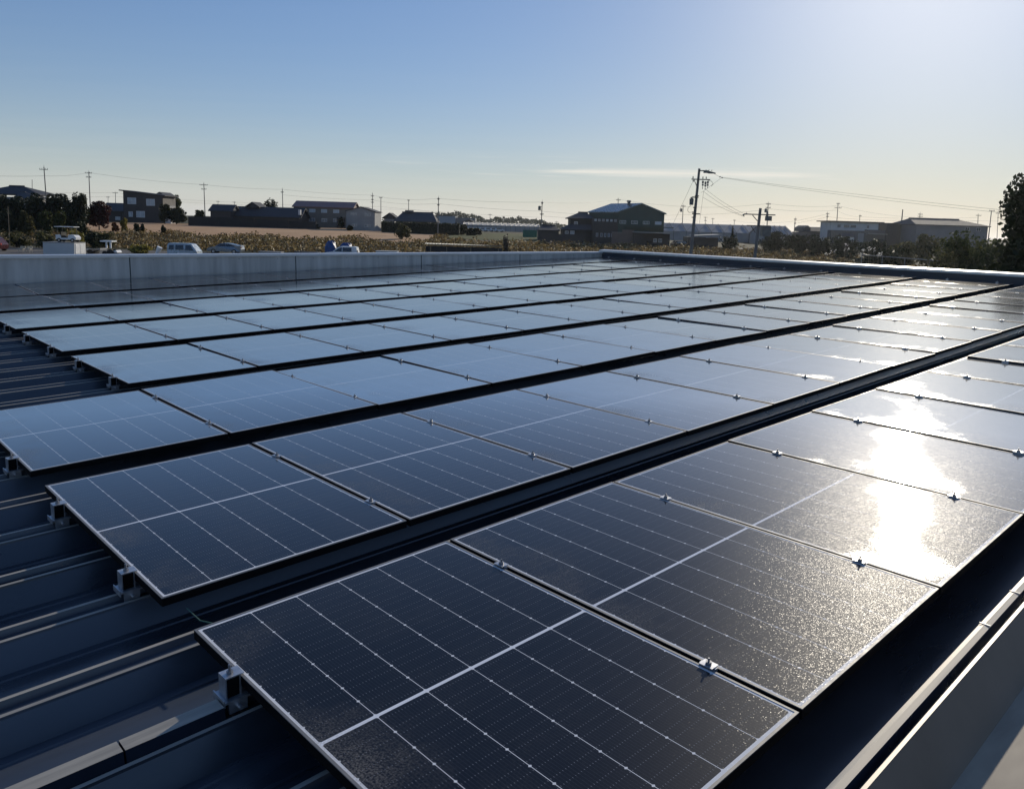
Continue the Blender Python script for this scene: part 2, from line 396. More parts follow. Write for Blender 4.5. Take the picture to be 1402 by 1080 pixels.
# back parapet (long galvanised cladding whose height over the deck shrinks as the roof rises)
def wt_z(u): return .552 - .0256 * (u - 2.1)
joints = [-7.0, 0.6, 4.35, 7.95, 11.53, 15.09, 18.78]
for a, b in zip(joints[:-1], joints[1:]):
    mb = MB(); b2 = b - .012
    za, zb = wt_z(a) - .05, wt_z(b) - .05
    i = len(mb.v)
    mb.v += [(a, V1, -.25), (b2, V1, -.25), (b2, V1, zb), (a, V1, za), (a, V1 + .10, -.25), (b2, V1 + .10, -.25), (b2, V1 + .10, zb), (a, V1 + .10, za)]
    for q in ((0, 1, 2, 3), (5, 4, 7, 6), (1, 5, 6, 2), (4, 0, 3, 7), (3, 2, 6, 7)): mb.f.append(q); mb.m.append(0)
    c = mb.build('cladding_sheet', GALV, bld)
    sc = MB(); n = max(3, int((b - a) / .75))
    for t in range(n):
        u = a + (t + .5) * (b - a) / n
        for zz in (wt_z(u) - .10, -.03 if wt_z(u) > .2 else None):
            if zz is None: continue
            sc.tube((u, V1 + .002, zz), (u, V1 - .008, zz), .012, .010, 6)
    sc.build('screw', BOLT, c)
    cp = MB()
    cp.v += [(a, V1 - .03, za), (b2 + .006, V1 - .03, zb), (b2 + .006, V1 - .03, zb + .05), (a, V1 - .03, za + .05), (a, V1 + .13, za), (b2 + .006, V1 + .13, zb), (b2 + .006, V1 + .13, zb + .065), (a, V1 + .13, za + .065)]
    for q in ((0, 1, 2, 3), (5, 4, 7, 6), (1, 5, 6, 2), (4, 0, 3, 7), (3, 2, 6, 7), (4, 5, 1, 0)): cp.f.append(q); cp.m.append(0)
    cp.build('coping', COPING, bld)
SEAL = simple('sealant', (.03, .045, .045), .5)
for u in joints[1:-1]:
    MB().box(u - .014, u + .006, V1 - .004, V1 + .02, -.25, wt_z(u) - .055).build('joint_sealant', SEAL, bld)
MB().box(U0, U1, V1 - .012, V1 + .1, -.25, -.11).build('base_flashing', simple('flashing', (.10, .11, .12), .4, .4), bld)
# end parapet at the far end of the rows
mb = MB(); mb.box(U1, U1 + .16, V0 - .1, V1 + .10, -.25, .125); ep = mb.build('end_parapet', NAVYWALL, bld)
mb = MB(); mb.box(U1 - .012, U1 + .004, V0, V1, -.06, -.03); mb.build('end_flashing', NAVYWALL, ep)
for a, b in zip([V0 - .1, 3.0, 6.3, 9.6, 12.6], [3.0, 6.3, 9.6, 12.6, V1 + .12]):
    mb = MB(); z0, z1 = .125, .185
    mb.prism([(U1 - .03, z0), (U1 + .2, z0), (U1 + .2, z1 + .015), (U1 - .03, z1)], a + .004, b - .004); mb.build('end_coping', COPING, bld)
# near parapet: cap, lip, sloping grey sheet and the ledge the photographer stands over
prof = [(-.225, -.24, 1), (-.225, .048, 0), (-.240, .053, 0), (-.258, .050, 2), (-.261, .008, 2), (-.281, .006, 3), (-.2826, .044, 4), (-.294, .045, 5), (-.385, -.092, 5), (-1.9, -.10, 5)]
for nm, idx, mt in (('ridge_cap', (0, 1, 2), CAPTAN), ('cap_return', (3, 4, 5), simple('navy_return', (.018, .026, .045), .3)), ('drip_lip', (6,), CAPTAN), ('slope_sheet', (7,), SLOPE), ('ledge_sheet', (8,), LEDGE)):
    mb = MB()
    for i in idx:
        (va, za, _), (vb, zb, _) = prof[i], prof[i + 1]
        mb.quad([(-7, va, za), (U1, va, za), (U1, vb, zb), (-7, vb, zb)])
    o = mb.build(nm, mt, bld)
    if nm == 'ridge_cap':
        sm = MB()
        for u in (2.0, 2.35): sm.box(u, u + .004, -.258, -.224, .0515, .0548)
        sm.build('cap_seam', BOLT, o)
# outside walls down to the yard
wm = MB()
wm.box(U0, U1 + .15, V1 + .101, V1 + .2, -6, .0); wm.box(U1 + .161, U1 + .25, V0, V1 + .1, -6, .10)
wm.build('outer_wall', simple('outer_cladding', (.25, .26, .27), .5), bld)

mk = MB(); mk.quad([(-.032, 3.882, -.1925), (-.010, 3.885, -.1925), (-.006, 3.905, -.1925), (-.018, 3.912, -.1925), (-.032, 3.90, -.1925)]); mk.quad([(-.020, 3.835, -.1925), (-.016, 3.835, -.1925), (-.013, 3.88, -.1925), (-.024, 3.88, -.1925)])
mk.build('bird_dropping', simple('chalk_white', (.22, .23, .24), .9), bld)

# ------------------------------------------------------------------ solar panels
ORD = ['first', 'second', 'third', 'fourth', 'fifth', 'sixth', 'seventh', 'eighth', 'ninth', 'tenth', 'eleventh', 'twelfth', 'thirteenth', 'fourteenth', 'fifteenth', 'sixteenth', 'seventeenth']
ROWN = ['front row', 'second row from the front', 'third row from the front', 'fourth row from the front', 'fourth row from the back parapet', 'third row from the back parapet', 'second row from the back parapet', 'last row along the back parapet']
START = [0, 0, 0, 1, 1, 1, 1, 1]; NCOL = 16
def make_panel():
    r = thing('solar_panel', '', 'solar panel', (0, 0, 0), ROOF_ROT)
    lw, h = .009, .035
    gl = MB(); gl.quad([(lw, lw, -.0015), (PW - lw, lw, -.0015), (PW - lw, PL - lw, -.0015), (lw, PL - lw, -.0015)]); gl.build('glass', GLASS, r)
    fr = MB()
    o = [(0, 0), (PW, 0), (PW, PL), (0, PL)]; inn = [(lw, lw), (PW - lw, lw), (PW - lw, PL - lw), (lw, PL - lw)]
    for k in range(4):
        a, b = o[k], o[(k + 1) % 4]; c, d = inn[(k + 1) % 4], inn[k]
        fr.quad([(*a, 0), (*b, 0), (*c, 0), (*d, 0)], 0)
        fr.quad([(*d, 0), (*c, 0), (*c, -.0015), (*d, -.0015)], 0)
        fr.quad([(*a, -.003), (*b, -.003), (*b, 0), (*a, 0)], 0)
        fr.quad([(*a, -h), (*b, -h), (*b, -.003), (*a, -.003)], 1)
    fr.quad([(0, 0, -h), (0, PL, -h), (PW, PL, -h), (PW, 0, -h)], 1)
    fr.build('frame', [FRAME_LIP, FRAME_BLACK], r)
    return r
panel0 = make_panel(); first = True
for r in range(8):
    for c in range(START[r], NCOL):
        k = c - START[r]
        lab = f'dark solar panel, {ORD[k]} from the left in the {ROWN[r]}'
        if r == 0 and k == 0: lab = 'nearest dark solar panel, dusty along its left edge, first in the front row'
        if r == 0 and k in (2, 3): lab = f'solar panel in the sun glare, {ORD[k]} from the left in the front row'
        loc = RP(c * PITCH, r * ROWP, 0)
        sag = (0, 0, 0, .35, .5, .5)[min(c, 5)] if r == 0 else (.35 if r < 3 and c > 5 else 0)       # tilt made up to cut the sun glare on far panels
        lift = 1.6 - .12 * (c - 1) if r == 7 else 0                                     # the last row climbs a little toward the parapet
        rot = (radians(lift + random.gauss(0, .13)), -ALPHA + radians(sag + random.gauss(0, .13)), 0)
        if first: panel0.location = loc; panel0['label'] = lab; panel0['group'] = 'solar panels in rows on the roof'; first = False; panel0.rotation_euler = rot
        else: dup(panel0, loc, rot, lab, 'solar panels in rows on the roof')

def make_mid_clamp():
    r = thing('panel_clamp', '', 'clamp', (0, 0, 0), ROOF_ROT)
    mb = MB(); mb.box(-.019, .019, -.025, .025, .0035, .0065); mb.build('plate', CLAMP, r)
    b = MB(); b.tube((0, 0, .0075), (0, 0, .015), .011, .011, 6); b.tube((0, 0, .015), (0, 0, .027), .0038, .0036, 8); b.build('bolt', BOLT, r)
    s = MB(); s.box(-.007, .007, -.03, .03, -.045, .0033); s.box(-.03, .03, -.035, .035, -.095, -.045); s.build('rib_clip', CLAMP, r)
    return r
def make_end_clamp():
    r = thing('end_clamp', '', 'clamp', (0, 0, 0), ROOF_ROT)
    mb = MB(); mb.box(-.052, .010, -.026, .026, .0035, .0075); mb.box(-.052, -.048, -.026, .026, -.062, .0034); mb.box(-.006, -.002, -.026, .026, -.062, .0034); mb.build('bracket', CLAMP, r)
    k = MB(); k.box(-.0475, -.0065, -.022, .022, -.061, .003); k.build('shade_block', FRAME_BLACK, r)  # dark block stands in for the shade inside the open bracket
    b = MB(); b.tube((-.026, 0, .0075), (-.026, 0, .016), .0105, .0105, 6); b.tube((-.026, 0, .016), (-.026, 0, .036), .0048, .0045, 8); b.build('bolt', BOLT, r)
    s = MB(); s.box(-.062, .02, -.042, .042, -.069, -.0622); s.box(-.05, .01, -.042, -.034, -.105, -.0692); s.box(-.05, .01, .034, .042, -.105, -.0692); s.box(-.066, -.0622, -.042, .042, -.078, -.055)
    s.tube((-.02, -.062, -.085), (-.02, .062, -.085), .006, .006, 6); s.build('rib_clip', CLAMP, r)
    return r
mid0, end0 = make_mid_clamp(), make_end_clamp(); f1 = f2 = True
for r in range(8):
    for c in range(START[r], NCOL + 1):
        for j, vv in ((0, .318), (1, 1.318)):
            side = ('nearer', 'farther')[j]; k = c - START[r]
            if c == START[r] or c == NCOL:
                where = 'left' if c == START[r] else 'far right'
                lab = f'{side} end clamp, {where} end of the {ROWN[r]}'
                rot = ROOF_ROT if c == START[r] else (0, ALPHA, pi)
                loc = RP(c * PITCH - (0 if c == START[r] else PITCH - PW), r * ROWP + vv, 0)
                if f2: f2 = False; end0.location = loc; end0['label'] = lab; end0['group'] = 'end clamps of the panel rows'
                else: dup(end0, loc, rot, lab, 'end clamps of the panel rows')
            else:
                lab = f'{side} silver bolted clamp in the {ORD[k - 1]} seam of the {ROWN[r]}'
                loc = RP(c * PITCH - .01, r * ROWP + vv, 0)
                if f1: f1 = False; mid0.location = loc; mid0['label'] = lab; mid0['group'] = 'clamps between the panels'
                else: dup(mid0, loc, ROOF_ROT, lab, 'clamps between the panels')
# thin green wire hanging into the gap under the front row
cu = MB(); pts = [RP(.075, 1.93, -.05), RP(.10, 1.87, -.085), RP(.16, 1.80, -.10), RP(.25, 1.72, -.075)]
for a, b in zip(pts[:-1], pts[1:]): cu.tube(a, b, .0025, n=6)
tag(cu.build('earth_wire', simple('green_wire', (.05, .14, .10), .5)), 'thin green wire dangling in the gap behind the front row', 'wire')

# ------------------------------------------------------------------ plants
def leaf_quads(C, size, flat=.0):
    n = len(C)
    a = RNG.normal(size=(n, 3)); a[:, 2] *= (1 - flat); a /= np.linalg.norm(a, axis=1)[:, None]
    b = RNG.normal(size=(n, 3)); b -= (b * a).sum(1)[:, None] * a; b /= np.linalg.norm(b, axis=1)[:, None]
    s = (size * RNG.uniform(.6, 1.3, n))[:, None] if np.ndim(size) == 0 else size[:, None]
    a = a * s * .5; b = b * s * .34
    return np.stack([C - a, C + b - a * .1, C + a, C - b - a * .1], 1)
def crown_points(w, dp, h, z0, n, lumps=14, rough=.35, shape='round'):
    """leaf positions in a lumpy crown: w wide, dp deep, from z0 to z0+h"""
    L = []
    for k in range(lumps):
        t = RNG.uniform(0, 1); ph = RNG.uniform(0, 2 * pi)
        zz = RNG.uniform(.12, .92)
        if shape == 'cone': rad = (1 - zz) * .9
        elif shape == 'hedge': rad = 1.15; zz = .08 + .86 * (k % 7) / 6
        else: rad = sqrt(max(0.02, 1 - (2 * zz - 1) ** 2))
        q = sqrt(RNG.uniform(.15, 1)) * rad * .75
        L.append((q * cos(ph), q * sin(ph), zz, RNG.uniform(.16, .32) * (1.0 if shape != 'cone' else .6)))
    L = np.array(L); idx = RNG.integers(0, lumps, n)
    v = RNG.normal(size=(n, 3)); v /= np.linalg.norm(v, axis=1)[:, None]
    rr = RNG.uniform(.45, 1.05, n) ** .6
    c = L[idx, :3].copy()
    R = L[idx, 3]
    P = np.empty((n, 3))
    P[:, 0] = (c[:, 0] + v[:, 0] * R * rr * 1.25) * w / 2
    P[:, 1] = (c[:, 1] + v[:, 1] * R * rr * 1.25) * dp / 2
    P[:, 2] = z0 + np.clip(c[:, 2] + v[:, 2] * R * rr * .75, 0, 1.05) * h
    return P
def tree(name, label, cat, xc, d, ytop, wpx, mat_, crown_from=.25, n=900, leaf=.35, shape='round', group=None, base=None, sink=0.0, depth=None, lumps=14, core=True):
    s = Spot(xc, d, base, sink=sink); H = s.Z(ytop, xc); w = wpx * d / FPX
    t = thing(name, label, cat, s.loc, (0, 0, A0), group)
    z0 = H * crown_from; dp = depth or w
    P = crown_points(w, dp, H - z0, z0, n, lumps, shape=shape)
    Q = leaf_quads(P, leaf)
    cI = np.array([0, 0, z0 + (H - z0) * .46]); kk = RNG.integers(0, n, max(60, n // 4))
    Q = np.concatenate([Q, leaf_quads(cI + (P[kk] - cI) * RNG.uniform(.3, .85, (len(kk), 1)), leaf * 2.4)])
    quads_obj('crown', Q, mat_, None, t)
    tb = MB(); r = max(.04, w * .03)
    tb.tube((0, 0, -.2), (0, 0, H * .55), r, r * .6, 7)
    for k in range(5):
        ph = RNG.uniform(0, 6.28); z1 = H * RNG.uniform(.3, .55)
        tb.tube((0, 0, z1), (cos(ph) * w * .3, sin(ph) * dp * .3, min(H * .9, z1 + H * .28)), r * .5, r * .15, 5)
    tb.build('trunk', BARK, t)
    return t

# ---- crop field: nobody could count the plants
def crop_field():
    n = 15000
    l = RNG.uniform(-95, 62, n); d = RNG.uniform(100, 178, n)
    # keep off the yard and the soil
    keep = ~((l < -17) & (d > 152 + 6 * np.sin(l * .35))) & ~((l < -3) & (d < 112)) & ~((l > -14) & (l < 35) & (d > 158)) & ~((l > 20) & (d > 158)) & ((d > 98) | (l > 0))
    l, d = l[keep], d[keep]; n = len(l)
    hgt = RNG.uniform(.35, .95, n) * (1 + .35 * np.sin(l * .6 + 2 * np.sin(d * .3)))
    k = 6
    L = np.repeat(l, k) + RNG.normal(0, .22, n * k); D_ = np.repeat(d, k) + RNG.normal(0, .25, n * k); Z = RNG.uniform(.1, 1, n * k) * np.repeat(hgt, k)
    base = gz(L, D_)
    C = CW[None, :] + L[:, None] * RH[None] + D_[:, None] * FV[None]; C[:, 2] = base + Z
    o = quads_obj('crop_field', leaf_quads(C, .42), FIELDLEAF)
    tag(o, 'brown withering leafy crop covering the field behind the parapet', 'crop', kind='stuff')
crop_field()

# ------------------------------------------------------------------ materials for the far things
GLZ = simple('window_glass', (.16, .19, .22), .12, 0, .2, .6, .8)
PALEGLZ = simple('pale_window', (.42, .47, .50), .3, 0, .12, .6)
WFRAME = simple('white_window_frame', (.62, .63, .63), .5)
TILE = simple('dark_roof_tile', (.055, .058, .066), .75, 0, .3, 1.5, .25, stretch=(3, 3, 1))
GREYTILE = simple('grey_roof_tile', (.085, .090, .10), .85, 0, .25, 1.5, .15, stretch=(3, 3, 1))
DARKWALL = simple('dark_brown_wall', (.050, .044, .042), .7, 0, .2, .6)
BLACKWALL = simple('black_board_fence', (.012, .013, .015), .7, 0, .3, .7)
BEIGE = simple('beige_wall', (.17, .155, .135), .8, 0, .14, .5)
GREYW = simple('grey_wall', (.28, .28, .275), .8, 0, .12, .5)
WHITEW = simple('white_wall', (.55, .55, .54), .8, 0, .10, .5)
MAROON = simple('maroon_roof', (.16, .085, .08), .5, 0, .15, .8)
GREENROOF = simple('blue_green_roof', (.10, .15, .17), .3, .3, .15, .6, stretch=(6, .6, 1))
GREENWALL = simple('green_steel_wall', (.030, .062, .052), .6, 0, .2, .5)
PINKWALL = simple('pinkish_brown_wall', (.16, .12, .105), .85, 0, .15, .7)
CONC = simple('pole_concrete', (.16, .155, .15), .8, 0, .2, 2.0)
STEEL = simple('pole_steel', (.09, .09, .09), .5, .5, .2, 4)
CABLE = simple('black_cable', (.02, .02, .02), .6)
TRANSF = simple('transformer_grey', (.13, .13, .125), .5)
WHITEP = simple('white_vehicle_paint', (.72, .72, .71), .3, 0, .05, 2)
TYRE = simple('tyre_rubber', (.015, .015, .015), .8)
RIM = simple('wheel_rim', (.35, .35, .36), .35, .8)
CARGLASS = simple('car_glass', (.015, .018, .022), .08, 0, .1, 2, .8)
WOOD = simple('weathered_wood', (.20, .16, .11), .8, 0, .25, 2)
POLY = simple('greenhouse_film', (.30, .31, .315), .8, 0, .12, .4, .2)

def win(parent, x0, x1, z0, z1, y, pane=GLZ, fw=.07, name='window', mull=1):
    w = MB(); w.box(x0, x1, y - .03, y + .02, z0, z1); o = w.build(name, pane, parent)
    f = MB()
    f.box(x0 - fw, x1 + fw, y - .06, y - .032, z1, z1 + fw); f.box(x0 - fw, x1 + fw, y - .07, y - .032, z0 - fw, z0)
    f.box(x0 - fw, x0, y - .06, y - .032, z0, z1); f.box(x1, x1 + fw, y - .06, y - .032, z0, z1)
    for k in range(mull):
        xm = x0 + (x1 - x0) * (k + 1) / (mull + 1); f.box(xm - fw * .4, xm + fw * .4, y - .06, y - .032, z0, z1)
    f.build('window_frame', WFRAME, o); return o
def gable_roof_x(mb, x0, x1, y0, y1, ze, zr, th=.25, ov=.5):
    """ridge along X"""
    ym = (y0 + y1) / 2
    mb.prismx([(y0, ze - .2), (y1, ze - .2), (ym, zr - .02)], x0 + .02, x1 - .02)
    mb.prismx([(y0 - ov, ze - .15), (ym, zr), (y1 + ov, ze - .15), (y1 + ov, ze - .15 + th), (ym, zr + th), (y0 - ov, ze - .15 + th)], x0 - ov, x1 + ov)
def gable_roof_y(mb, x0, x1, y0, y1, ze, zr, th=.25, ov=.4):
    """ridge along Y (gable faces the viewer)"""
    xm = (x0 + x1) / 2
    mb.prism([(x0, ze - .2), (x1, ze - .2), (xm, zr - .02)], y0 + .02, y1 - .02)
    mb.prism([(x0 - ov, ze - .12), (xm, zr), (x1 + ov, ze - .12), (x1 + ov, ze - .12 + th), (xm, zr + th), (x0 - ov, ze - .12 + th)], y0 - ov, y1 + ov)
def hip_roof(mb, x0, x1, y0, y1, ze, zr, rx0, rx1, ov=.6, th=.18):
    ym = (y0 + y1) / 2; a, b, c, e = x0 - ov, x1 + ov, y0 - ov, y1 + ov
    i = len(mb.v)
    mb.v += [(a, c, ze), (b, c, ze), (b, e, ze), (a, e, ze), (rx0, ym, zr), (rx1, ym, zr), (a, c, ze - th), (b, c, ze - th), (b, e, ze - th), (a, e, ze - th)]
    for q in ((0, 1, 5, 4), (1, 2, 5), (2, 3, 4, 5), (3, 0, 4), (6, 7, 1, 0), (7, 8, 2, 1), (8, 9, 3, 2), (9, 6, 0, 3), (9, 8, 7, 6)):
        mb.f.append(tuple(i + k for k in q)); mb.m.append(0)
    mb.tube((rx0 - .1, ym, zr + .05), (rx1 + .1, ym, zr + .05), .2, .2, 6)

# ---- dark modern house with a single pitched roof
s = Spot(200, 215); t = thing('modern_house', 'dark brown two storey house with a single sloping roof and white windows', 'house', s.loc, s.rot)
x0, x1 = s.X(170), s.X(224); zl, zr = s.Z(262, 170), s.Z(268.5, 224)
mb = MB(); mb.prism([(x0, 0), (x1, 0), (x1, zr), (x0, zl)], 0, 8); mb.build('wall', DARKWALL, t)
mb = MB(); a, b = s.X(165.5), s.X(228); mb.prism([(a, zl + .10), (b, zr - .05), (b, zr + .2), (a, zl + .40)], -.5, 8.5); mb.build('roof', TILE, t)
for (p0, p1, q0, q1) in ((176.5, 187, 272, 279.5), (202, 212.5, 273, 281), (188, 198.5, 290, 297.5), (177.5, 182, 291, 297)):
    win(t, s.X(p0), s.X(p1), s.Z(q1), s.Z(q0), 0, PALEGLZ, .12)
mb = MB(); mb.box(x1 + .003, x1 + 1.6, 1.0, 5.0, 0, s.Z(287)); mb.build('porch', WHITEW, t)
mb = MB(); mb.box(x1 + .01, x1 + 1.3, 1.2, 4.8, s.Z(281), s.Z(280)); mb.box(x1 + 1.2, x1 + 1.3, 1.2, 4.8, s.Z(286.5), s.Z(280.3)); mb.build('balcony', GREYW, t)
# ---- traditional house far left behind the hedge
s = Spot(26, 190); t = thing('tiled_house', 'old house with dark hipped tile roof above the hedge at far left', 'house', s.loc, s.rot)
mb = MB(); mb.box(s.X(-30), s.X(52), 0, 9, 0, s.Z(270)); mb.build('wall', GREYW, t)
mb = MB(); hip_roof(mb, s.X(-30), s.X(55), 0, 9, s.Z(266), s.Z(254.5), s.X(0), s.X(20)); mb.build('roof', TILE, t)
mb = MB(); mb.box(s.X(40), s.X(49), -.04, -.003, s.Z(275), s.Z(271.5)); mb.build('window', PALEGLZ, t)
mb = MB(); hip_roof(mb, s.X(32), s.X(62), -2.5, 3, s.Z(271), s.Z(263), s.X(30), s.X(36), .4); mb.build('lower_roof', GREYTILE, t)
# ---- low grey shed roof between the red tree and the dark house
s = Spot(158, 225); t = thing('low_house', 'low slate grey house beside the dark red tree', 'house', s.loc, s.rot)
mb = MB(); mb.box(s.X(146), s.X(169), 0, 6, 0, s.Z(289)); mb.build('wall', DARKWALL, t)
mb = MB(); gable_roof_x(mb, s.X(142), s.X(170), 0, 6, s.Z(289), s.Z(279)); mb.build('roof', GREYTILE, t)
win(t, s.X(159), s.X(165), s.Z(301), s.Z(297), 0, PALEGLZ)
s = Spot(218, 238); t = thing('tiled_house', 'gabled grey tile roof peeking out behind the dark modern house', 'house', s.loc, s.rot)
mb = MB(); mb.box(s.X(208), s.X(231), 0, 7, 0, s.Z(272)); mb.build('wall', BEIGE, t)
mb = MB(); gable_roof_y(mb, s.X(208), s.X(232), 0, 7, s.Z(272), s.Z(264)); mb.build('roof', GREYTILE, t)
# ---- long low black building and the traditional house behind the black fence
s = Spot(302, 215); t = thing('storehouse', 'small dark storehouse behind the left part of the black fence', 'storehouse', s.loc, s.rot)
mb = MB(); mb.box(s.X(288.5), s.X(316), 0, 6, 0, s.Z(288)); mb.build('wall', DARKWALL, t)
mb = MB(); gable_roof_x(mb, s.X(288), s.X(317), 0, 6, s.Z(289), s.Z(281), ov=.4); mb.build('roof', TILE, t)
s = Spot(366, 218); t = thing('tiled_house', 'long traditional house with dark tile roof and a small central gable', 'house', s.loc, s.rot)
mb = MB(); mb.box(s.X(321), s.X(410), 0, 9, 0, s.Z(296)); mb.build('wall', DARKWALL, t)
mb = MB(); gable_roof_x(mb, s.X(321), s.X(410), 0, 9, s.Z(297), s.Z(284.5), ov=.6); mb.build('roof', TILE, t)
mb = MB(); gable_roof_y(mb, s.X(333), s.X(349), 3, 9.5, s.Z(284), s.Z(278)); mb.box(s.X(325), s.X(357), 4, 8, s.Z(286), s.Z(283.3)); mb.build('small_gable', TILE, t)
mb = MB(); mb.box(s.X(409), s.X(412), -.5, .4, s.Z(293), s.Z(286)); mb.build('gable_end', WHITEW, t)
s = Spot(350, 197); t = thing('board_fence', 'long black board fence along the brown soil field', 'fence', s.loc, s.rot)
for a, b, ya, yb in ((258, 300, 297, 310), (300, 348, 298, 311.5), (348, 395, 301, 313.5), (395, 433, 303, 315.5)):
    mb = MB(); mb.box(s.X(a), s.X(b) - .03, 0, .15, -1.2, s.Z(ya, (a + b) / 2)); mb.build('fence_panel', BLACKWALL, t)
s = Spot(433, 198); t = thing('hedge', 'clipped dark hedge at the right end of the black fence', 'hedge', s.loc, s.rot)
quads_obj('foliage', leaf_quads(crown_points(2.2, 1.5, 1.2, 0, 300, 10, shape='hedge'), .3), DARKLEAF, None, t)
# ---- apartment block with maroon roof
s = Spot(442, 228); t = thing('apartment_block', 'two storey beige apartment block with a maroon roof', 'building', s.loc, s.rot)
mb = MB(); mb.box(s.X(402), s.X(482), 0, 9, -.5, s.Z(283)); mb.build('wall', BEIGE, t)
mb = MB(); gable_roof_x(mb, s.X(402), s.X(482.5), 0, 9, s.Z(284), s.Z(276.5), ov=.4); mb.build('roof', MAROON, t)
for p in (424, 440, 456.5): win(t, s.X(p), s.X(p + 7.5), s.Z(291), s.Z(287), 0, PALEGLZ)
for p in (424, 440.5, 456.5): win(t, s.X(p), s.X(p + 7), s.Z(303.5), s.Z(299.5), 0, GLZ)
s2 = s
mb = MB(); mb.box(s.X(463), s.X(472), -1.8, -.01, 0, s.Z(297)); mb.build('stair_porch', DARKWALL, t)
s = Spot(493, 205); t = thing('gable_house', 'pale grey gabled house with small dark windows, right of the apartment block', 'house', s.loc, s.rot)
x0, x1 = s.X(474), s.X(513); ze = s.Z(289.5); zr = s.Z(284)
mb = MB(); mb.prism([(x0, -.5), (x1, -.5), (x1, ze - .2), ((x0 + x1) / 2, zr), (x0, ze)], 0, 10); mb.build('wall', GREYW, t)
mb = MB(); gable_roof_y(mb, x0, x1, 0, 10, ze, zr + .05, .16, .25); mb.build('roof', TILE, t)
for (p0, p1, q0, q1) in ((480.5, 488, 292, 295), (499.5, 507, 292, 295), (482, 488.5, 307, 310.5), (499, 507, 307, 310.5)): win(t, s.X(p0), s.X(p1), s.Z(q1), s.Z(q0), 0, GLZ, .06)
# ---- traditional house with its hedge
s = Spot(568, 215); t = thing('tiled_house', 'dark tiled house rising over the long hedge beside the green field', 'house', s.loc, s.rot)
mb = MB(); mb.box(s.X(542), s.X(594), 0, 8, 0, s.Z(301)); mb.build('wall', BEIGE, t)
mb = MB(); hip_roof(mb, s.X(542), s.X(595), 0, 8, s.Z(303), s.Z(291), s.X(548), s.X(590)); mb.box(s.X(552), s.X(563), 3, 5, s.Z(291.5), s.Z(288)); mb.build('roof', GREYTILE, t)
s = Spot(533, 222); t = thing('tiled_house', 'low gabled house between the grey house and the hedge', 'house', s.loc, s.rot)
mb = MB(); mb.box(s.X(526), s.X(540), 0, 6, 0, s.Z(300)); mb.build('wall', GREYW, t)
mb = MB(); gable_roof_y(mb, s.X(525), s.X(541), 0, 6, s.Z(299), s.Z(292.5)); mb.build('roof', GREYTILE, t)
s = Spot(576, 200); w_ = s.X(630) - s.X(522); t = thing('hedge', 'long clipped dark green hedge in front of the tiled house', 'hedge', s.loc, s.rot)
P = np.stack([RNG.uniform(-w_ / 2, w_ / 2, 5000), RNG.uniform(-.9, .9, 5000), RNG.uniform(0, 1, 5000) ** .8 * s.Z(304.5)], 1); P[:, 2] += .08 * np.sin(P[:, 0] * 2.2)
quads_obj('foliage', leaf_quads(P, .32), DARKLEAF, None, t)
mb = MB(); mb.box(-w_ / 2 + .2, w_ / 2 - .2, -.6, .6, 0, s.Z(304.5) - .3); mb.build('shade_core', simple('hedge_shade', (.012, .015, .008), .9), t)  # solid dark box stands in for the hedge's shaded inside
# ---- far side: blue shed, glasshouses, white cars, woods
s = Spot(612, 520, -1.4); t = thing('warehouse', 'pale blue flat roofed warehouse far away before the woods', 'warehouse', s.loc, s.rot)
mb = MB(); mb.box(s.X(598), s.X(623), 0, 20, 0, s.Z(296)); mb.build('wall', simple('pale_blue_wall', (.20, .26, .32), .6), t)
mb = MB(); mb.box(s.X(598) - .3, s.X(623) + .3, -.3, 20.3, s.Z(296) + .003, s.Z(295.3)); mb.build('roof', GREYTILE, t)
mb = MB(); mb.box(s.X(623) + .05, s.X(650), 2, 20, 0, s.Z(297.5)); mb.build('side_wing', simple('slate_wall', (.11, .13, .15), .7), t)
s = Spot(642, 480, -1.4); t = thing('barn', 'dark gabled barn far away in front of the woods', 'barn', s.loc, s.rot)
x0, x1 = s.X(634), s.X(650)
mb = MB(); mb.prism([(x0, 0), (x1, 0), (x1, s.Z(304)), ((x0 + x1) / 2, s.Z(301.2)), (x0, s.Z(304))], 0, 12); mb.build('wall', DARKWALL, t)
mb = MB(); gable_roof_y(mb, x0, x1, 0, 12, s.Z(304.6), s.Z(301), .3, .8); mb.build('roof', TILE, t)
def greenhouse(label, xa, xb, yr, ye, yb, d, bays, base=None):
    s = Spot((xa + xb) / 2, d, base); t = thing('greenhouse', label, 'greenhouse', s.loc, s.rot)
    x0, x1 = s.X(xa), s.X(xb); ze = s.Z(ye); zr = s.Z(yr)
    mb = MB(); mb.box(x0, x1, 0, 14, 0, ze - .2); mb.build('film_wall', POLY, t)
    mb = MB(); gable_roof_x(mb, x0, x1, 0, 14, ze, zr, .12, .2); rf = mb.build('film_roof', POLY, t)
    mb = MB(); dx = (x1 - x0) / bays
    for k in range(bays + 1):
        x = x0 + k * dx; mb.tube((x, -.22, 0), (x, -.22, ze), .06, n=5); mb.tube((x, -.22, ze + .05), (x, 7, zr + .22), .06, n=5)
        if k < bays: mb.tube((x, -.2, ze + .06), (x + dx, 7, zr + .24), .045, n=5)
    mb.build('tube_frame', STEEL, t); return t
greenhouse('long low greenhouse far away beyond the row of white cars', 634, 738, 306, 309, 316, 330, 16)
greenhouse('long pale greenhouse behind the leaning utility pole', 905, 1060, 307.5, 318, 330, 230, 9)
greenhouse('bright film greenhouse roof right of the short pole', 1048, 1086, 309.5, 320, 330, 215, 5)
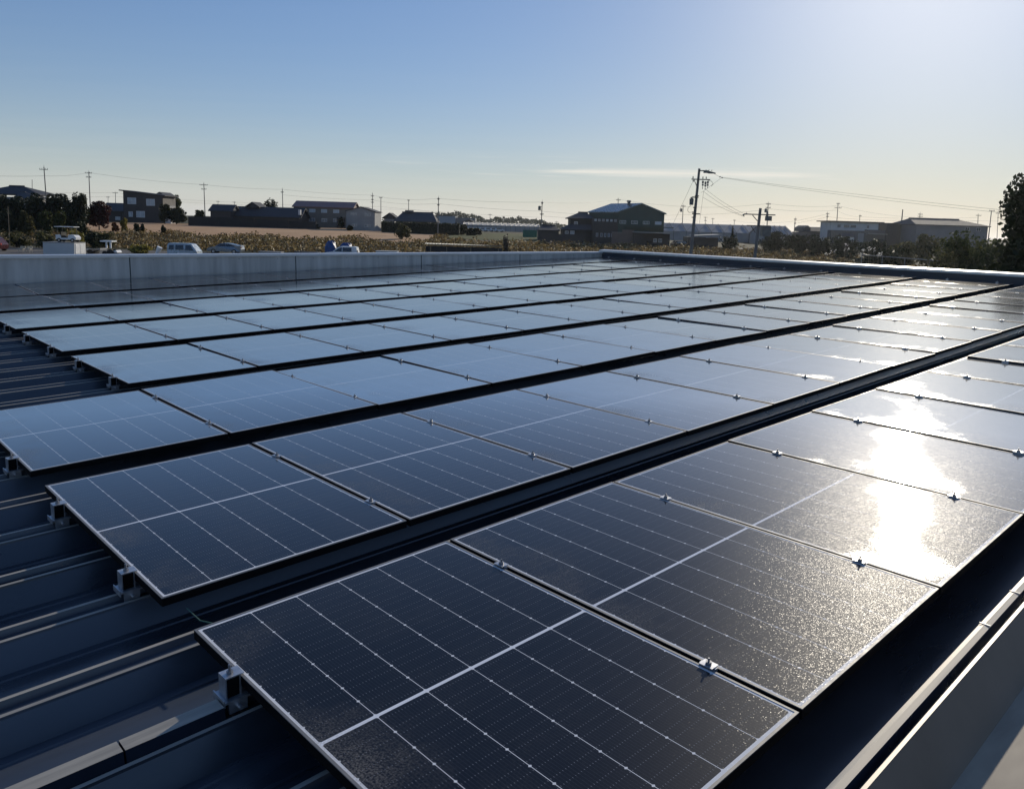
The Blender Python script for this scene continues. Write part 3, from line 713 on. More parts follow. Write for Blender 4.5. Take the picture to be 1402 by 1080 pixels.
for k, x in enumerate((645, 653.5, 661.5, 669, 676.5, 683)):
    s = Spot(x, 305); rt = s.rot
    lab = f'small white parked car, {ORD[k]} from the left in the far row by the greenhouse'
    if k == 0:
        farcar = thing('parked_car', lab, 'car', s.loc, (0, 0, A0 + .5), 'white cars parked in a row far away')
        mb = MB(); mb.prism([(-2.0, .35), (2.0, .35), (2.05, .8), (1.2, .92), (.75, 1.45), (-1.3, 1.45), (-1.9, .95), (-2.05, .8)], -.8, .8); mb.build('body', WHITEP, farcar)
        mb = MB(); mb.prism([(-1.6, .95), (.95, .95), (.62, 1.36), (-1.2, 1.36)], -.82, .82); mb.build('window', CARGLASS, farcar)
        for sx in (-1.25, 1.25):
            w_ = MB(); w_.tube((sx, -.84, .31), (sx, .84, .31), .31, n=12); w_.build('wheel', TYRE, farcar)
    else: dup(farcar, s.loc, (0, 0, A0 + .5), lab)
def far_wood():
    n = 5200; l = RNG.uniform(-150, 130, n); dd = RNG.uniform(900, 990, n)
    top = np.interp(l, [-150, -110, -85, -72, -55, -35, -15, 5, 25, 45, 60, 130], [3, 8, 13, 13.5, 13, 7, 9.5, 10, 8, 4.5, 2.5, 1])
    top = top * (.82 + .3 * np.abs(np.sin(l * .35) * np.sin(l * .13 + 1)))
    Z = -1.4 + RNG.uniform(0, 1, n) ** .75 * top * 1.06
    C = CW[None] + l[:, None] * RH[None] + dd[:, None] * FV[None]; C[:, 2] = Z
    o = quads_obj('far_wood', leaf_quads(C, 3.2), DARKLEAF); tag(o, 'distant wooded rise closing the view beyond the fields', 'wood', kind='stuff')
far_wood()
mbf = MB(); s = Spot(724, 200); mbf.box(s.X(716), s.X(735), 0, .05, 0, s.Z(315))
for k in range(6):
    x = s.X(716) + (s.X(735) - s.X(716)) * k / 5; mbf.tube((x, -.05, 0), (x, -.05, s.Z(314.5)), .04, n=6)
o = mbf.build('net_fence', simple('green_net', (.03, .16, .11), .7)); o.location = s.loc; o.rotation_euler = s.rot
tag(o, 'low green net fence left of the small dark house', 'fence')
# ---- dark houses and the green factory
s = Spot(751, 172); t = thing('low_house', 'small low dark house left of the two storey tiled house', 'house', s.loc, s.rot)
mb = MB(); mb.box(s.X(737), s.X(765), 0, 7, 0, s.Z(316)); mb.build('wall', DARKWALL, t)
mb = MB(); hip_roof(mb, s.X(737), s.X(765), 0, 7, s.Z(315), s.Z(309), s.X(743), s.X(760), .3); mb.build('roof', TILE, t)
s = Spot(790, 168); t = thing('tiled_house', 'dark two storey house with tiered tile roofs left of the green factory', 'house', s.loc, s.rot)
mb = MB(); mb.box(s.X(781), s.X(812), 2, 9, 0, s.Z(298)); mb.box(s.X(771), s.X(812), 0, 9, 0, s.Z(314)); mb.build('wall', DARKWALL, t)
mb = MB(); hip_roof(mb, s.X(781), s.X(811), 2, 9, s.Z(298.5), s.Z(290.5), s.X(794), s.X(806), .6); mb.build('roof', TILE, t)
mb = MB(); hip_roof(mb, s.X(770), s.X(812), -.3, 6, s.Z(314), s.Z(305), s.X(786), s.X(812), .3); mb.build('lower_roof', GREYTILE, t)
win(t, s.X(781), s.X(786), s.Z(320.5), s.Z(316.5), 0, PALEGLZ, .08); win(t, s.X(787), s.X(791), s.Z(307.5), s.Z(304), 1.99, GLZ, .08); win(t, s.X(774), s.X(778), s.Z(320), s.Z(317), 0, GLZ, .08)
mb = MB(); mb.box(s.X(740), s.X(800), -3, -2.8, -.5, s.Z(321)); o = mb.build('garden_wall', DARKWALL); o.location = s.loc; o.rotation_euler = s.rot
tag(o, 'dark garden wall in front of the two storey tiled house', 'wall')
d = 165; s = Spot(860, d); t = thing('gable_factory', 'green steel factory with a broad gable, blue grey roof and window strips', 'factory', s.loc, s.rot)
xl, xg, xr = s.X(811), s.X(845.5), s.X(908.5); zg = s.Z(292, 880); zrd = s.Z(280.2, 878); yb = 18.0
xm = (xg + xr) / 2
# gable front faces the viewer, the ridge runs away to the left
off = s.X(843) - s.X(878)
mb = MB(); mb.v += [(xg, 0, -.5), (xr, 0, -.5), (xr, 0, zg), (xm, 0, zrd), (xg, 0, zg), (xl, 9, -.5), (xl + (xr - xg), 9, -.5), (xl + (xr - xg), 9, zg), (xl + (xm - xg), 9, zrd), (xl, 9, zg)]
for q in ((0, 1, 2, 3, 4), (9, 8, 7, 6, 5), (1, 6, 7, 2), (5, 0, 4, 9)): mb.f.append(q); mb.m.append(0)
mb.build('wall', GREENWALL, t)
mb = MB()
for (a, b, za, zb) in ((xg - .35, xm, zg - .15, zrd + .03), (xm, xr + .35, zrd + .03, zg - .15)):
    i = len(mb.v); sh = xl - xg
    mb.v += [(a, -.35, za + .02), (b, -.35, zb + .02), (b + sh, 9.3, zb + .02), (a + sh, 9.3, za + .02), (a, -.35, za + .26), (b, -.35, zb + .26), (b + sh, 9.3, zb + .26), (a + sh, 9.3, za + .26)]
    for q in ((3, 2, 1, 0), (4, 5, 6, 7), (0, 1, 5, 4), (1, 2, 6, 5), (2, 3, 7, 6), (3, 0, 4, 7)): mb.f.append(tuple(i + k for k in q)); mb.m.append(0)
mb.build('roof', GREENROOF, t)
mb = MB(); vx = s.X(862); vz = zrd + .1; mb.tube((vx, 3, vz - .3), (vx, 3, vz + .45), .32, .32, 10); mb.tube((vx, 3, vz + .45), (vx, 3, vz + .75), .5, .42, 10); mb.build('roof_vent', TRANSF, t)
for p in (848, 864, 880, 896.5): win(t, s.X(p), s.X(p + 8), s.Z(306), s.Z(302.5), 0, PALEGLZ if p > 890 else simple('green_tinted_window', (.07, .11, .10), .3), .06, mull=3)
mb = MB(); mb.box(s.X(855), s.X(920), -1.6, -.004, s.Z(310.5), s.Z(309.5)); mb.build('canopy', GREENWALL, t)
mb = MB(); mb.box(s.X(812), s.X(845), -.6, 4, -.5, s.Z(300)); mb.build('side_wing', DARKWALL, t)
for p in (813, 818, 823.5, 829, 834.5, 840): win(t, s.X(p), s.X(p + 2.8), s.Z(304), s.Z(301.3), -.6, PALEGLZ if p in (813, 829, 834.5) else GREYW, .03, mull=0)
for p in (816, 822, 827, 832, 837): win(t, s.X(p), s.X(p + 2.4), s.Z(325), s.Z(320.5), -.6, GLZ, .04, mull=0)
s = Spot(853, 158); t = thing('block_wall', 'pinkish brown yard wall in front of the green factory', 'wall', s.loc, s.rot)
mb = MB(); mb.box(s.X(838), s.X(852), 0, .3, -.5, s.Z(318.5)); mb.box(s.X(852), s.X(868), 0, .3, -.5, s.Z(314.5)); mb.build('masonry', PINKWALL, t)
mb = MB(); mb.box(s.X(837.5), s.X(851.9), -.05, .35, s.Z(318.5) + .003, s.Z(318.1)); mb.build('cap_course', GREYW, t)
s = Spot(894, 157); t = thing('shed', 'low flat roofed annex with dark openings in front of the factory', 'shed', s.loc, s.rot)
mb = MB(); mb.box(s.X(868.2), s.X(880), 0, 5, -.4, s.Z(320)); mb.box(s.X(880), s.X(919), 1.2, 5, -.4, s.Z(320)); mb.build('wall', DARKWALL, t)
mb = MB(); mb.prism([(s.X(866), s.Z(318.2, 866)), (s.X(920), s.Z(320.5, 920)), (s.X(920), s.Z(319.2, 920)), (s.X(866), s.Z(317.2, 866))], -.6, 5.4); mb.build('roof', GREYW, t)
for p in (897, 904): win(t, s.X(p), s.X(p + 4), s.Z(331.5), s.Z(327), 1.2, GLZ, .05)
# ---- shed, dark car and shrubs right of the main pole
s = Spot(963, 160); t = thing('shed', 'dark open shed with two stepped light roofs beside the round shrubs', 'shed', s.loc, s.rot)
mb = MB(); mb.box(s.X(943), s.X(984), 0, 5, -.3, s.Z(325)); mb.build('wall', DARKWALL, t)
mb = MB(); mb.prism([(s.X(951), s.Z(323.6, 951)), (s.X(987), s.Z(322.6, 987)), (s.X(987), s.Z(321.2, 987)), (s.X(951), s.Z(322.6, 951))], -.4, 5.5); mb.prism([(s.X(966), s.Z(325.7, 966)), (s.X(986), s.Z(325, 986)), (s.X(986), s.Z(323.9, 986)), (s.X(966), s.Z(324.8, 966))], -1.4, -.41); mb.build('roof', GREYW, t)
s = Spot(933, 158); t = thing('parked_car', 'dark car parked between the factory annex and the open shed', 'car', s.loc, (0, 0, A0 + .3))
mb = MB(); mb.prism([(-1.9, .3), (1.9, .3), (1.95, .75), (1.2, .85), (.7, 1.4), (-1.2, 1.42), (-1.8, .9), (-1.95, .8)], -.8, .8); mb.build('body', simple('dark_paint', (.03, .03, .035), .25), t)
mb = MB(); mb.prism([(-1.5, .92), (.9, .88), (.6, 1.32), (-1.1, 1.34)], -.82, .82); mb.build('window', simple('sky_lit_glass', (.25, .28, .3), .15), t)
for sx in (-1.2, 1.2):
    w_ = MB(); w_.tube((sx, -.84, .31), (sx, .84, .31), .31, n=12); w_.build('wheel', TYRE, t)
tree('round_shrub', 'broad dark round shrub right of the open shed', 'shrub', 1000, 150, 321, 32, DARKLEAF, .02, 900, .3)
tree('conifer', 'slim dark conifer rising from the round shrub by the shed', 'tree', 1003, 151, 309.5, 7, DARKLEAF, .05, 500, .25, 'cone', lumps=20)
# ---- right hand houses
s = Spot(1118, 215); t = thing('low_house', 'small grey house with a gabled end left of the white house', 'house', s.loc, s.rot)
mb = MB(); mb.box(s.X(1097), s.X(1140), 0, 7, -.5, s.Z(318)); mb.build('wall', simple('slate_grey_wall', (.12, .12, .125), .8), t)
mb = MB(); gable_roof_x(mb, s.X(1106), s.X(1140), 0, 7, s.Z(317), s.Z(312)); mb.prism([(s.X(1099.5), s.Z(317, 1100)), (s.X(1109), s.Z(317, 1109)), (s.X(1109), s.Z(312, 1109)), (s.X(1105), s.Z(308.8, 1105)), (s.X(1100), s.Z(312, 1100))], -.3, 7); mb.build('roof', GREYTILE, t)
s = Spot(1176, 205); t = thing('flat_roof_house', 'white two storey house with a thin dark flat roof', 'house', s.loc, s.rot)
mb = MB(); mb.box(s.X(1141), s.X(1207), 2, 9, 0, s.Z(304.5)); mb.build('wall', WHITEW, t)
mb = MB(); mb.box(s.X(1136), s.X(1213), 1.2, 9.6, s.Z(304.3), s.Z(303)); mb.build('roof', TILE, t)
for a, b in ((1150, 1154.5), (1159, 1167), (1168, 1176), (1191, 1194)): win(t, s.X(a), s.X(b), s.Z(312), s.Z(308.2), 2, simple('grey_window', (.12, .13, .14), .2), .05, mull=0)
mb = MB(); mb.box(s.X(1137), s.X(1188), 0, 1.99, 0, s.Z(316)); mb.box(s.X(1188) + .02, s.X(1213), .3, 1.98, 0, s.Z(314)); mb.build('lower_wing', simple('taupe_wall', (.13, .12, .115), .8), t)
mb = MB(); mb.box(s.X(1175), s.X(1183), -.03, -.003, 0, s.Z(319)); mb.build('door', GREYW, t)
mb = MB(); mb.box(s.X(1186), s.X(1213), -1.0, .2, s.Z(320.2), s.Z(319.2)); mb.build('porch_roof', GREYW, t)
s = Spot(1161, 190); t = thing('shed', 'small white garden shed half hidden in the dark bushes', 'shed', s.loc, s.rot)
mb = MB(); mb.box(s.X(1154), s.X(1170), 0, 2.5, -.5, s.Z(323.5)); mb.build('wall', WHITEW, t)
mb = MB(); gable_roof_x(mb, s.X(1154), s.X(1170), 0, 2.5, s.Z(323.5), s.Z(320.5), .1, .2); mb.build('roof', TILE, t)
s = Spot(1234, 208); t = thing('block_building', 'plain dark brown block between white house and hipped warehouse', 'building', s.loc, s.rot)
mb = MB(); mb.box(s.X(1214), s.X(1254), 0, 9, -.8, s.Z(306.5)); mb.build('wall', simple('umber_wall', (.070, .069, .073), .8), t)
mb = MB(); mb.box(s.X(1213.5), s.X(1254), -.2, 9.2, s.Z(306.5) + .003, s.Z(305.7)); mb.build('roof', TILE, t)
s = Spot(1302, 200); t = thing('hipped_warehouse', 'long grey warehouse with a low hipped roof and two small windows', 'warehouse', s.loc, s.rot)
mb = MB(); mb.box(s.X(1254.5), s.X(1352), 0, 14, -.8, s.Z(309)); mb.build('wall', simple('warehouse_grey', (.17, .176, .19), .8, 0, .1, .4), t)
mb = MB(); hip_roof(mb, s.X(1254.5), s.X(1352), 0, 14, s.Z(308.3), s.Z(299.8), s.X(1262), s.X(1332), .5); mb.build('roof', GREYTILE, t)
for a in (1321, 1336.5): win(t, s.X(a), s.X(a + 5.5), s.Z(315), s.Z(310.8), 0, simple('dim_window', (.07, .075, .08), .2), .05, mull=1)

# ------------------------------------------------------------------ trees and shrubs
for (xc, yt, wp, d, lab, mt, shp) in (
    (8, 270, 52, 150, 'tall dark clipped conifer at the far left edge', DARKLEAF, 'hedge'),
    (36, 272, 48, 150, 'dark hedge tree under the tiled roof', DARKLEAF, 'hedge'),
    (68, 268, 52, 152, 'dark spiky topped hedge tree left of the round tree', DARKLEAF, 'hedge'),
    (101, 262.5, 42, 150, 'big round dark evergreen left of the red tree', DARKLEAF, 'round'),
    (116, 268, 18, 158, 'lighter green tree tucked behind the big round evergreen', GREENLEAF, 'round'),
    (136, 278, 33, 160, 'dark red leaved round tree at the edge of the soil field', REDLEAF, 'round'),
    (64, 289, 20, 135, 'mid green upright shrub before the dark hedge', GREENLEAF, 'round'),
    (83, 291, 20, 134, 'mid green broad shrub with a pale stem before the dark hedge', GREENLEAF, 'round'),
    (35, 291, 26, 134, 'dull green loose shrub at left before the dark hedge', OLIVELEAF, 'round'),
    (9, 288, 26, 132, 'dark loose shrub behind the red car', DARKLEAF, 'round'),
    (236, 268, 32, 232, 'rounded green tree right of the dark modern house', GREENLEAF, 'round'),
    (226, 281, 20, 205, 'low dark tree against the dark modern house', DARKLEAF, 'round'),
    (242, 286, 26, 205, 'dark bushy tree left of the black fence', DARKLEAF, 'round'),
    (274, 289, 16, 240, 'distant green tree beside the thin pole', GREENLEAF, 'round'),
    (371, 272.5, 25, 262, 'lone round tree crown rising behind the long tiled roof', DARKLEAF, 'round'),
    (467, 297, 9, 203, 'dark shrub between apartment block and grey house', DARKLEAF, 'round'),
    (479, 309, 9, 196, 'small round shrub at the foot of the grey gabled house', DARKLEAF, 'round'),
    (634, 307, 12, 205, 'pale flowering shrub at the end of the long hedge', OLIVELEAF, 'round'),
    (648, 313, 26, 200, 'low dark shrub before the far white cars', DARKLEAF, 'round')):
    big = wp > 25
    tree('tree' if yt < 283 else 'shrub', lab, 'tree' if yt < 283 else 'shrub', xc, d, yt, wp, mt, .02 if shp == 'hedge' else .08, 4200 if big else 1500, .42 if d > 140 else .36, shp, lumps=30 if big else 18, depth=(wp * d / FPX) * .8)
tree('shrub', 'large pale olive shrub standing on the edge of the green field', 'shrub', 551, 160, 308, 23, OLIVELEAF, .0, 1500, .34, lumps=22)
tree('shrub', 'bare brown twiggy shrub at the right end of the corrugated shed', 'shrub', 692, 112, 320, 12, leafmat('twig_brown', [(0, (.05, .04, .03)), (1, (.12, .095, .07))], .1), .0, 500, .22, lumps=12)
for xc, yt, wp, d, mt, lab in ((170, 299, 13, 158, YELLOWLEAF, 'yellow green young tree in front of the soil field'), (158, 305, 12, 157, RUSTLEAF, 'rust orange shrub at the front of the soil field'), (187, 307, 9, 152, DARKLEAF, 'small dark round bush on the soil field, left of a pair'), (195, 307, 7, 152, DARKLEAF, 'small dark round bush on the soil field, right of a pair'), (224, 309, 7, 150, DARKLEAF, 'little dark bush alone on the front of the soil field'),
                               (112, 305, 18, 120, DARKLEAF, 'dark bush on the bank right of the golf cart'), (125, 318, 22, 108, DARKLEAF, 'dark green bush leaning on the white container'), (105, 316, 22, 100, YELLOWLEAF, 'yellow leaved climber right of the golf cart'), (190, 336, 34, 99, YELLOWLEAF, 'low yellow green weeds between white machine and van'), (60, 318, 44, 106, OLIVELEAF, 'olive bank of bushes behind the white container'), (22, 318, 50, 106, OLIVELEAF, 'olive bank of bushes behind the red car'), (140, 318, 40, 112, OLIVELEAF, 'olive bushes behind the white machine with canopy')):
    tree('shrub', lab, 'shrub', xc, d, yt, wp, mt, .0, 900, .28, lumps=16)
# dark bushes along the right side of the field
for xc, yt, wp, d, mt, lab in ((1060, 318, 46, 150, DARKLEAF, 'dark bushes just right of the short pole'), (1092, 321, 40, 148, DARKLEAF, 'dark bush below the bright greenhouse roof'), (1124, 323, 44, 146, DARKLEAF, 'dark bush below the small grey house'), (1160, 325, 46, 142, DARKLEAF, 'dark bush below the white garden shed'), (1198, 329, 46, 132, DARKLEAF, 'dark thicket behind the white plumes'), (1236, 330, 48, 120, OLIVELEAF, 'olive topped thicket below the brown block'), (1272, 324, 50, 112, OLIVELEAF, 'olive bushes below the left end of the warehouse'), (1210, 340, 70, 108, DARKLEAF, 'low black thicket along the pipe rail')):
    tree('bush', lab, 'bush', xc, d, yt, wp, mt, .0, 2200, .34, lumps=26, depth=5)
tree('bush', 'sunlit green bush right of the warehouse windows, beside the big tree', 'bush', 1318, 62, 322, 74, GREENLEAF, .0, 3200, .26, lumps=34, depth=4)
tree('bush', 'green bush squeezed between the warehouse corner and the big tree', 'bush', 1352, 56, 330, 52, GREENLEAF, .0, 2200, .24, lumps=26, depth=4)
tree('bush', 'leafy olive shrub low beside the end parapet', 'bush', 1290, 50, 345, 70, OLIVELEAF, .0, 1800, .18, lumps=24, depth=3)
tree('tree', 'big dark broadleaf tree cut by the right edge of the picture', 'tree', 1426, 40, 250, 134, DARKLEAF, .0, 12000, .27, lumps=44, depth=4.0)
def sprig(label, xc, d, ytop, wp, mt):
    s = Spot(xc, d); H = s.Z(ytop, xc); t = thing('plume_grass', label, 'grass plant', s.loc, s.rot, 'white plumes of tall grass')
    mb = MB(); P = []
    for k in range(7):
        x = RNG.uniform(-.5, .5) * wp * d / FPX; h = H * RNG.uniform(.82, 1.0)
        mb.tube((x * .5, RNG.uniform(-.2, .2), 0), (x, 0, h), .012, .006, 4); P.append((x + .05, 0, h))
        P.append((x - .05, .02, h - .12))
    mb.build('stem', WOOD, t); quads_obj('plume', leaf_quads(np.array(P), .26), PLUME, None, t)
for k, (xc, yt, wp, lab) in enumerate(((1160, 334, 8, 'tall white grass plume standing apart on the left'), (1183, 341, 8, 'white grass plumes left of the densest clump'), (1196, 338, 16, 'densest clump of white grass plumes'), (1207, 344, 6, 'small white grass plume at the right end'), (1140, 342, 16, 'sparse low white grass plumes at left'))):
    sprig(lab, xc, 95, yt, wp, PLUME)
# pipe rail in front of the thicket
a, b = W(1180, 349, 90), W(1310, 359, 75)
mb = MB(); mb.tube(a, b, .05, n=6)
for k in range(5):
    q = a + (b - a) * k / 4; mb.tube((q[0], q[1], -4.2), q, .04, n=6)
tag(mb.build('pipe_rail', GREYW), 'thin pale pipe rail below the dark thicket at right', 'railing')

# ------------------------------------------------------------------ poles and wires
def pole(label, xt, yt, xb, d, r=.14, arms=((.3, 1.6),), transformer=None, lamp=False, base=None, mt=CONC, group='utility poles', extra=None, steps=False, pin=True):
    s = Spot(xb, d, base); topx = s.X(xt, yt); H = s.Z(yt, xt)
    t = thing('utility_pole', label, 'utility pole', s.loc, s.rot, group)
    mb = MB(); mb.tube((0, 0, -.5), (topx, 0, H - (.4 if pin else 0)), r, r * .62, 10); mb.build('pole_shaft', mt, t)
    at = lambda z: topx * z / H
    for dz, w in arms:
        z = H - dz - (.4 if pin else 0); x = at(z)
        a = MB(); a.box(x - w / 2, x + w / 2, -r - .09, -r - .01, z - .05, z + .05); ar = a.build('crossarm', STEEL, t)
        ins = MB()
        for k in (-.46, -.2, .2, .46): ins.tube((x + k * w, -r - .05, z + .052), (x + k * w, -r - .05, z + .30), .06, .04, 7)
        ins.build('insulator', TRANSF, ar)
    if pin:
        a = MB(); a.tube((topx, 0, H - .45), (topx, 0, H), .03, .02, 6); a.build('lightning_rod', STEEL, t)
    if transformer:
        z = H - transformer; x = at(z); a = MB(); a.tube((x - r - .42, -.1, z - .45), (x - r - .42, -.1, z + .45), .32, .32, 12); a.tube((x - r - .42, -.1, z + .452), (x - r - .42, -.1, z + .56), .2, .16, 10); tr = a.build('transformer', TRANSF, t)
        b = MB(); b.box(x - r - .1, x + .1, -.16, -.05, z - .5, z - .42); b.box(x - r - .1, x + .1, -.16, -.05, z + .3, z + .38); b.build('transformer_bracket', STEEL, tr)
    return t, s, H, topx
PT = {}
def P_(key, *a, **k): PT[key] = pole(*a, **k)
P_('a', 'tall concrete pole leaning left above the far left houses', 60, 226, 66.5, 165, arms=((.55, 1.7),))
P_('b', 'tall concrete pole rising behind the big round evergreen', 121.5, 233, 125, 190, arms=((.35, 1.6), (1.3, 1.2)))
P_('c', 'slim pole with a lamp arm above the tiled roof at far left', 44, 246, 45, 210, r=.10, arms=(), pin=False)
P_('d', 'concrete pole with side insulators left of the storehouse', 279, 249, 281.5, 215, arms=((.5, 2.2), (1.6, 1.4)))
P_('e', 'thin pole just left of the dark modern house', 158, 262, 159, 260, r=.12, arms=((.2, 1.6),))
P_('f', 'concrete pole rising behind the long tiled house', 386.5, 257, 388, 235, arms=((1.0, .8),))
P_('g', 'pole right of the maroon roofed apartment block', 510, 263, 510, 245, arms=((.9, .9), (2.0, .7), (2.8, .9)))
P_('h', 'plain pole between the grey gabled house and the hedge', 521.5, 270.5, 521.5, 225, r=.13, arms=((.1, .9),), pin=False)
P_('i', 'thin pole above the tiled house behind the hedge', 559.5, 274, 559.5, 260, arms=((.2, .7),), pin=False)
P_('j', 'tall concrete pole in front of the right end of the hedge', 600.5, 268, 599.5, 192, arms=((.5, .5), (1.9, .5)))
P_('k', 'pole with a transformer left of the small dark house', 742.5, 273.5, 740.5, 185, arms=((.5, .4), (3.0, .8)), transformer=2.0)
P_('l', 'pole top showing above the factory roof', 846.5, 270, 846, 230, arms=((.5, 1.3),))
P_('n', 'pole with a transformer behind the long greenhouse, left of the main pole', 935.5, 279, 934, 240, arms=((.4, 1.3),), transformer=2.0)
P_('o', 'far pole above the greenhouse, first right of the main pole', 966, 296, 965, 330, arms=((.2, 1.4), (1.5, 1.0)))
P_('p', 'tiny far pole above the greenhouse, second right of the main pole', 976, 298, 976, 340, arms=((.2, 1.2),))
P_('q', 'tiny far pole above the middle of the long greenhouse', 1005.5, 300, 1005.5, 340, arms=((.2, 1.0),))
P_('r', 'pole with twin arms behind the short pole', 1052, 276, 1050, 200, arms=((.3, 1.2), (1.2, 1.2)), transformer=2.3)
P_('s', 'slim pole right of the bright greenhouse roof', 1089, 297, 1087, 235, arms=((.4, .8), (1.6, .5)))
P_('t', 'bent armed pole left above the white house', 1147.5, 278, 1145, 225, arms=((.3, .9), (1.4, 1.9)), pin=False)
P_('u', 'pole behind the small grey house', 1133, 289.5, 1132, 235, arms=((.4, .9), (1.2, .6)))
P_('v', 'short pole top above the white house roof', 1177.5, 293, 1177, 260, arms=((.3, .8),))
P_('w', 'bare leaning post above the brown block', 1236, 287, 1233, 215, r=.2, arms=(), pin=False)
P_('x', 'pole with arms behind the left slope of the warehouse roof', 1260, 290, 1259, 260, arms=((.5, 1.5), (1.2, 1.6)))
P_('y', 'pole behind the right slope of the warehouse roof', 1339.5, 292, 1339.5, 260, arms=((.4, 1.7),))
P_('z', 'twin post pole left of the big tree', 1357.5, 288.5, 1354, 215, r=.16, arms=((.1, 1.5),), pin=False)
P_('z2', 'thin pole half hidden by the big tree', 1367, 287, 1367, 240, r=.1, arms=((.8, 1.6),))
# distant tiny poles at the left
for k, (x, y, lab) in enumerate(((298.5, 274, 'tiny far pole above the dark storehouse'), (321, 275, 'tiny far pole between storehouse and long tiled house'), (148, 268, 'tiny far pole above the slate grey house'), (762, 302, 'tiny far pole above the small low dark house'), (671, 292, 'tiny far pole above the far greenhouse'))):
    P_('t%d' % k, lab, x, y, x, 330, r=.12, arms=((.3, 1.4),))
# the main leaning pole with its hardware
s = Spot(945.5, 82); H = s.Z(231, 957.5); topx = s.X(957.5, 231); s.X = lambda x, y=256, s=s: Spot.X(s, x, y)
t = thing('utility_pole', 'big leaning utility pole with crossarms, switch and hanging transformer box', 'utility pole', s.loc, s.rot, 'utility poles')
mb = MB(); mb.tube((0, 0, -.8), (topx, 0, H), .19, .115, 14); mb.build('pole_shaft', CONC, t)
at_ = lambda z: topx * z / H
zz = lambda y: s.Z(y, 955)
def arm(y, xa, xb, th=.05):
    z = zz(y); a = MB(); a.box(s.X(xa), s.X(xb), -.28, -.19, z - th, z + th); return a.build('crossarm', STEEL, t)
ar = arm(234, 955.5, 968); 
sw = MB(); sw.tube((s.X(966), -.23, zz(234)), (s.X(978), -.23, zz(236.8)), .05, .04, 6); sw.box(s.X(961.5), s.X(967), -.36, -.1, zz(237), zz(234.6)); sw.box(s.X(967.5), s.X(974), -.33, -.12, zz(237.6), zz(235.2)); sw.tube((s.X(972), -.23, zz(236.5)), (s.X(978), -.23, zz(237.5)), .07, .03, 8)
for q in (964, 968, 972): sw.tube((s.X(q), -.23, zz(233.9)), (s.X(q + 1), -.23, zz(232.5)), .05, .03, 6)
sw.build('line_switch', TRANSF, t)
ar = arm(246, 945.5, 971)
ins = MB()
for q in (947.5, 961, 965.5): ins.tube((s.X(q), -.23, zz(245)), (s.X(q), -.23, zz(242)), .06, .045, 8)
ins.tube((s.X(948), -.23, zz(247.2)), (s.X(948), -.23, zz(249.8)), .07, .05, 8)
ins.build('insulator', TRANSF, ar)
br = MB(); br.tube((s.X(949), -.2, zz(246.5)), (s.X(954.5), -.1, zz(257)), .035, n=6); br.build('brace', STEEL, t)
co = MB()
for q, y0, y1 in ((961.2, 248, 257), (964.8, 249, 258), (968, 248, 256)):
    co.tube((s.X(q), -.25, zz(y0)), (s.X(q), -.25, zz(y0 + 3.2)), .10, .10, 8); co.tube((s.X(q), -.25, zz(y0 + 4)), (s.X(q), -.25, zz(y0 + 6.5)), .085, .085, 8); co.tube((s.X(q), -.25, zz(y1)), (s.X(q), -.25, zz(y1 + 2)), .04, .03, 6)
    co.tube((s.X(q), -.25, zz(y0 - 1)), (s.X(q), -.25, zz(y1)), .022, n=6)
co.box(s.X(960), s.X(969.5), -.29, -.21, zz(254), zz(253.4)); co.build('cutout_fuses', TRANSF, t)
bx = MB(); bx.tube((s.X(947.8), -.05, zz(281)), (s.X(947.8), -.05, zz(272.5)), .20, .22, 12); bx.tube((s.X(947.8), -.05, zz(272.4)), (s.X(948.5), -.05, zz(271.5)), .2, .14, 12); bx.box(s.X(947.8), s.X(954), -.12, .02, zz(271.2), zz(269.6)); bx.build('transformer', TRANSF, t)
cl = MB()
for y, xa, xb in ((268.5, 951.5, 957), (270.5, 952, 956.5), (284.5, 950, 954.5), (291, 949, 953.5), (293, 949, 960), (298, 949, 952)): cl.box(s.X(xa), s.X(xb), -.24, -.13, zz(y) - .05, zz(y) + .05)
cl.build('clamp_bracket', STEEL, t)
lo = MB(); pts = [(947, 282), (943.5, 285), (943, 289), (945, 291.5), (949, 291)]
for (a, b), (c, d_) in zip(pts[:-1], pts[1:]): lo.tube((s.X(a), -.1, zz(b)), (s.X(c), -.1, zz(d_)), .018, n=5)
pts = [(968, 247), (973, 248), (975.5, 252), (973, 255)]
for (a, b), (c, d_) in zip(pts[:-1], pts[1:]): lo.tube((s.X(a), -.25, zz(b)), (s.X(c), -.25, zz(d_)), .018, n=5)
lo.build('loop_cable', CABLE, t)
main_s, main_H = s, H
# short pole with two crossarms
s = Spot(1033.5, 78); H = s.Z(285.3, 1041); topx = s.X(1041.2, 285.3); s.X = lambda x, y=302, s=s: Spot.X(s, x, y)
t = thing('utility_pole', 'short thick pole with two wide crossarms right of the main pole', 'utility pole', s.loc, s.rot, 'utility poles')
mb = MB(); mb.tube((0, 0, -.8), (topx, 0, H), .17, .13, 14); mb.build('pole_shaft', CONC, t)
for y, xa, xb in ((294, 1017, 1060), (309.5, 1022, 1055)):
    z = s.Z(y, 1040); a = MB(); a.box(s.X(xa), s.X(xb), -.26, -.17, z - .05, z + .05); aa = a.build('crossarm', STEEL, t)
    if y < 300:
        i_ = MB(); i_.tube((s.X(1016), -.22, z - .02), (s.X(1017.5), -.22, z - .16), .1, .07, 8); i_.tube((s.X(1019), -.22, z - .02), (s.X(1021), -.22, z + .1), .06, .05, 8); i_.build('insulator', TRANSF, aa)
br = MB()
for (xa, ya, xb, yb2) in ((1029, 295, 1037, 303), (1028, 310, 1035, 319)): br.tube((s.X(xa), -.2, s.Z(ya, 1037)), (s.X(xb), -.1, s.Z(yb2, 1037)), .04, n=6)
br.build('brace', STEEL, t)
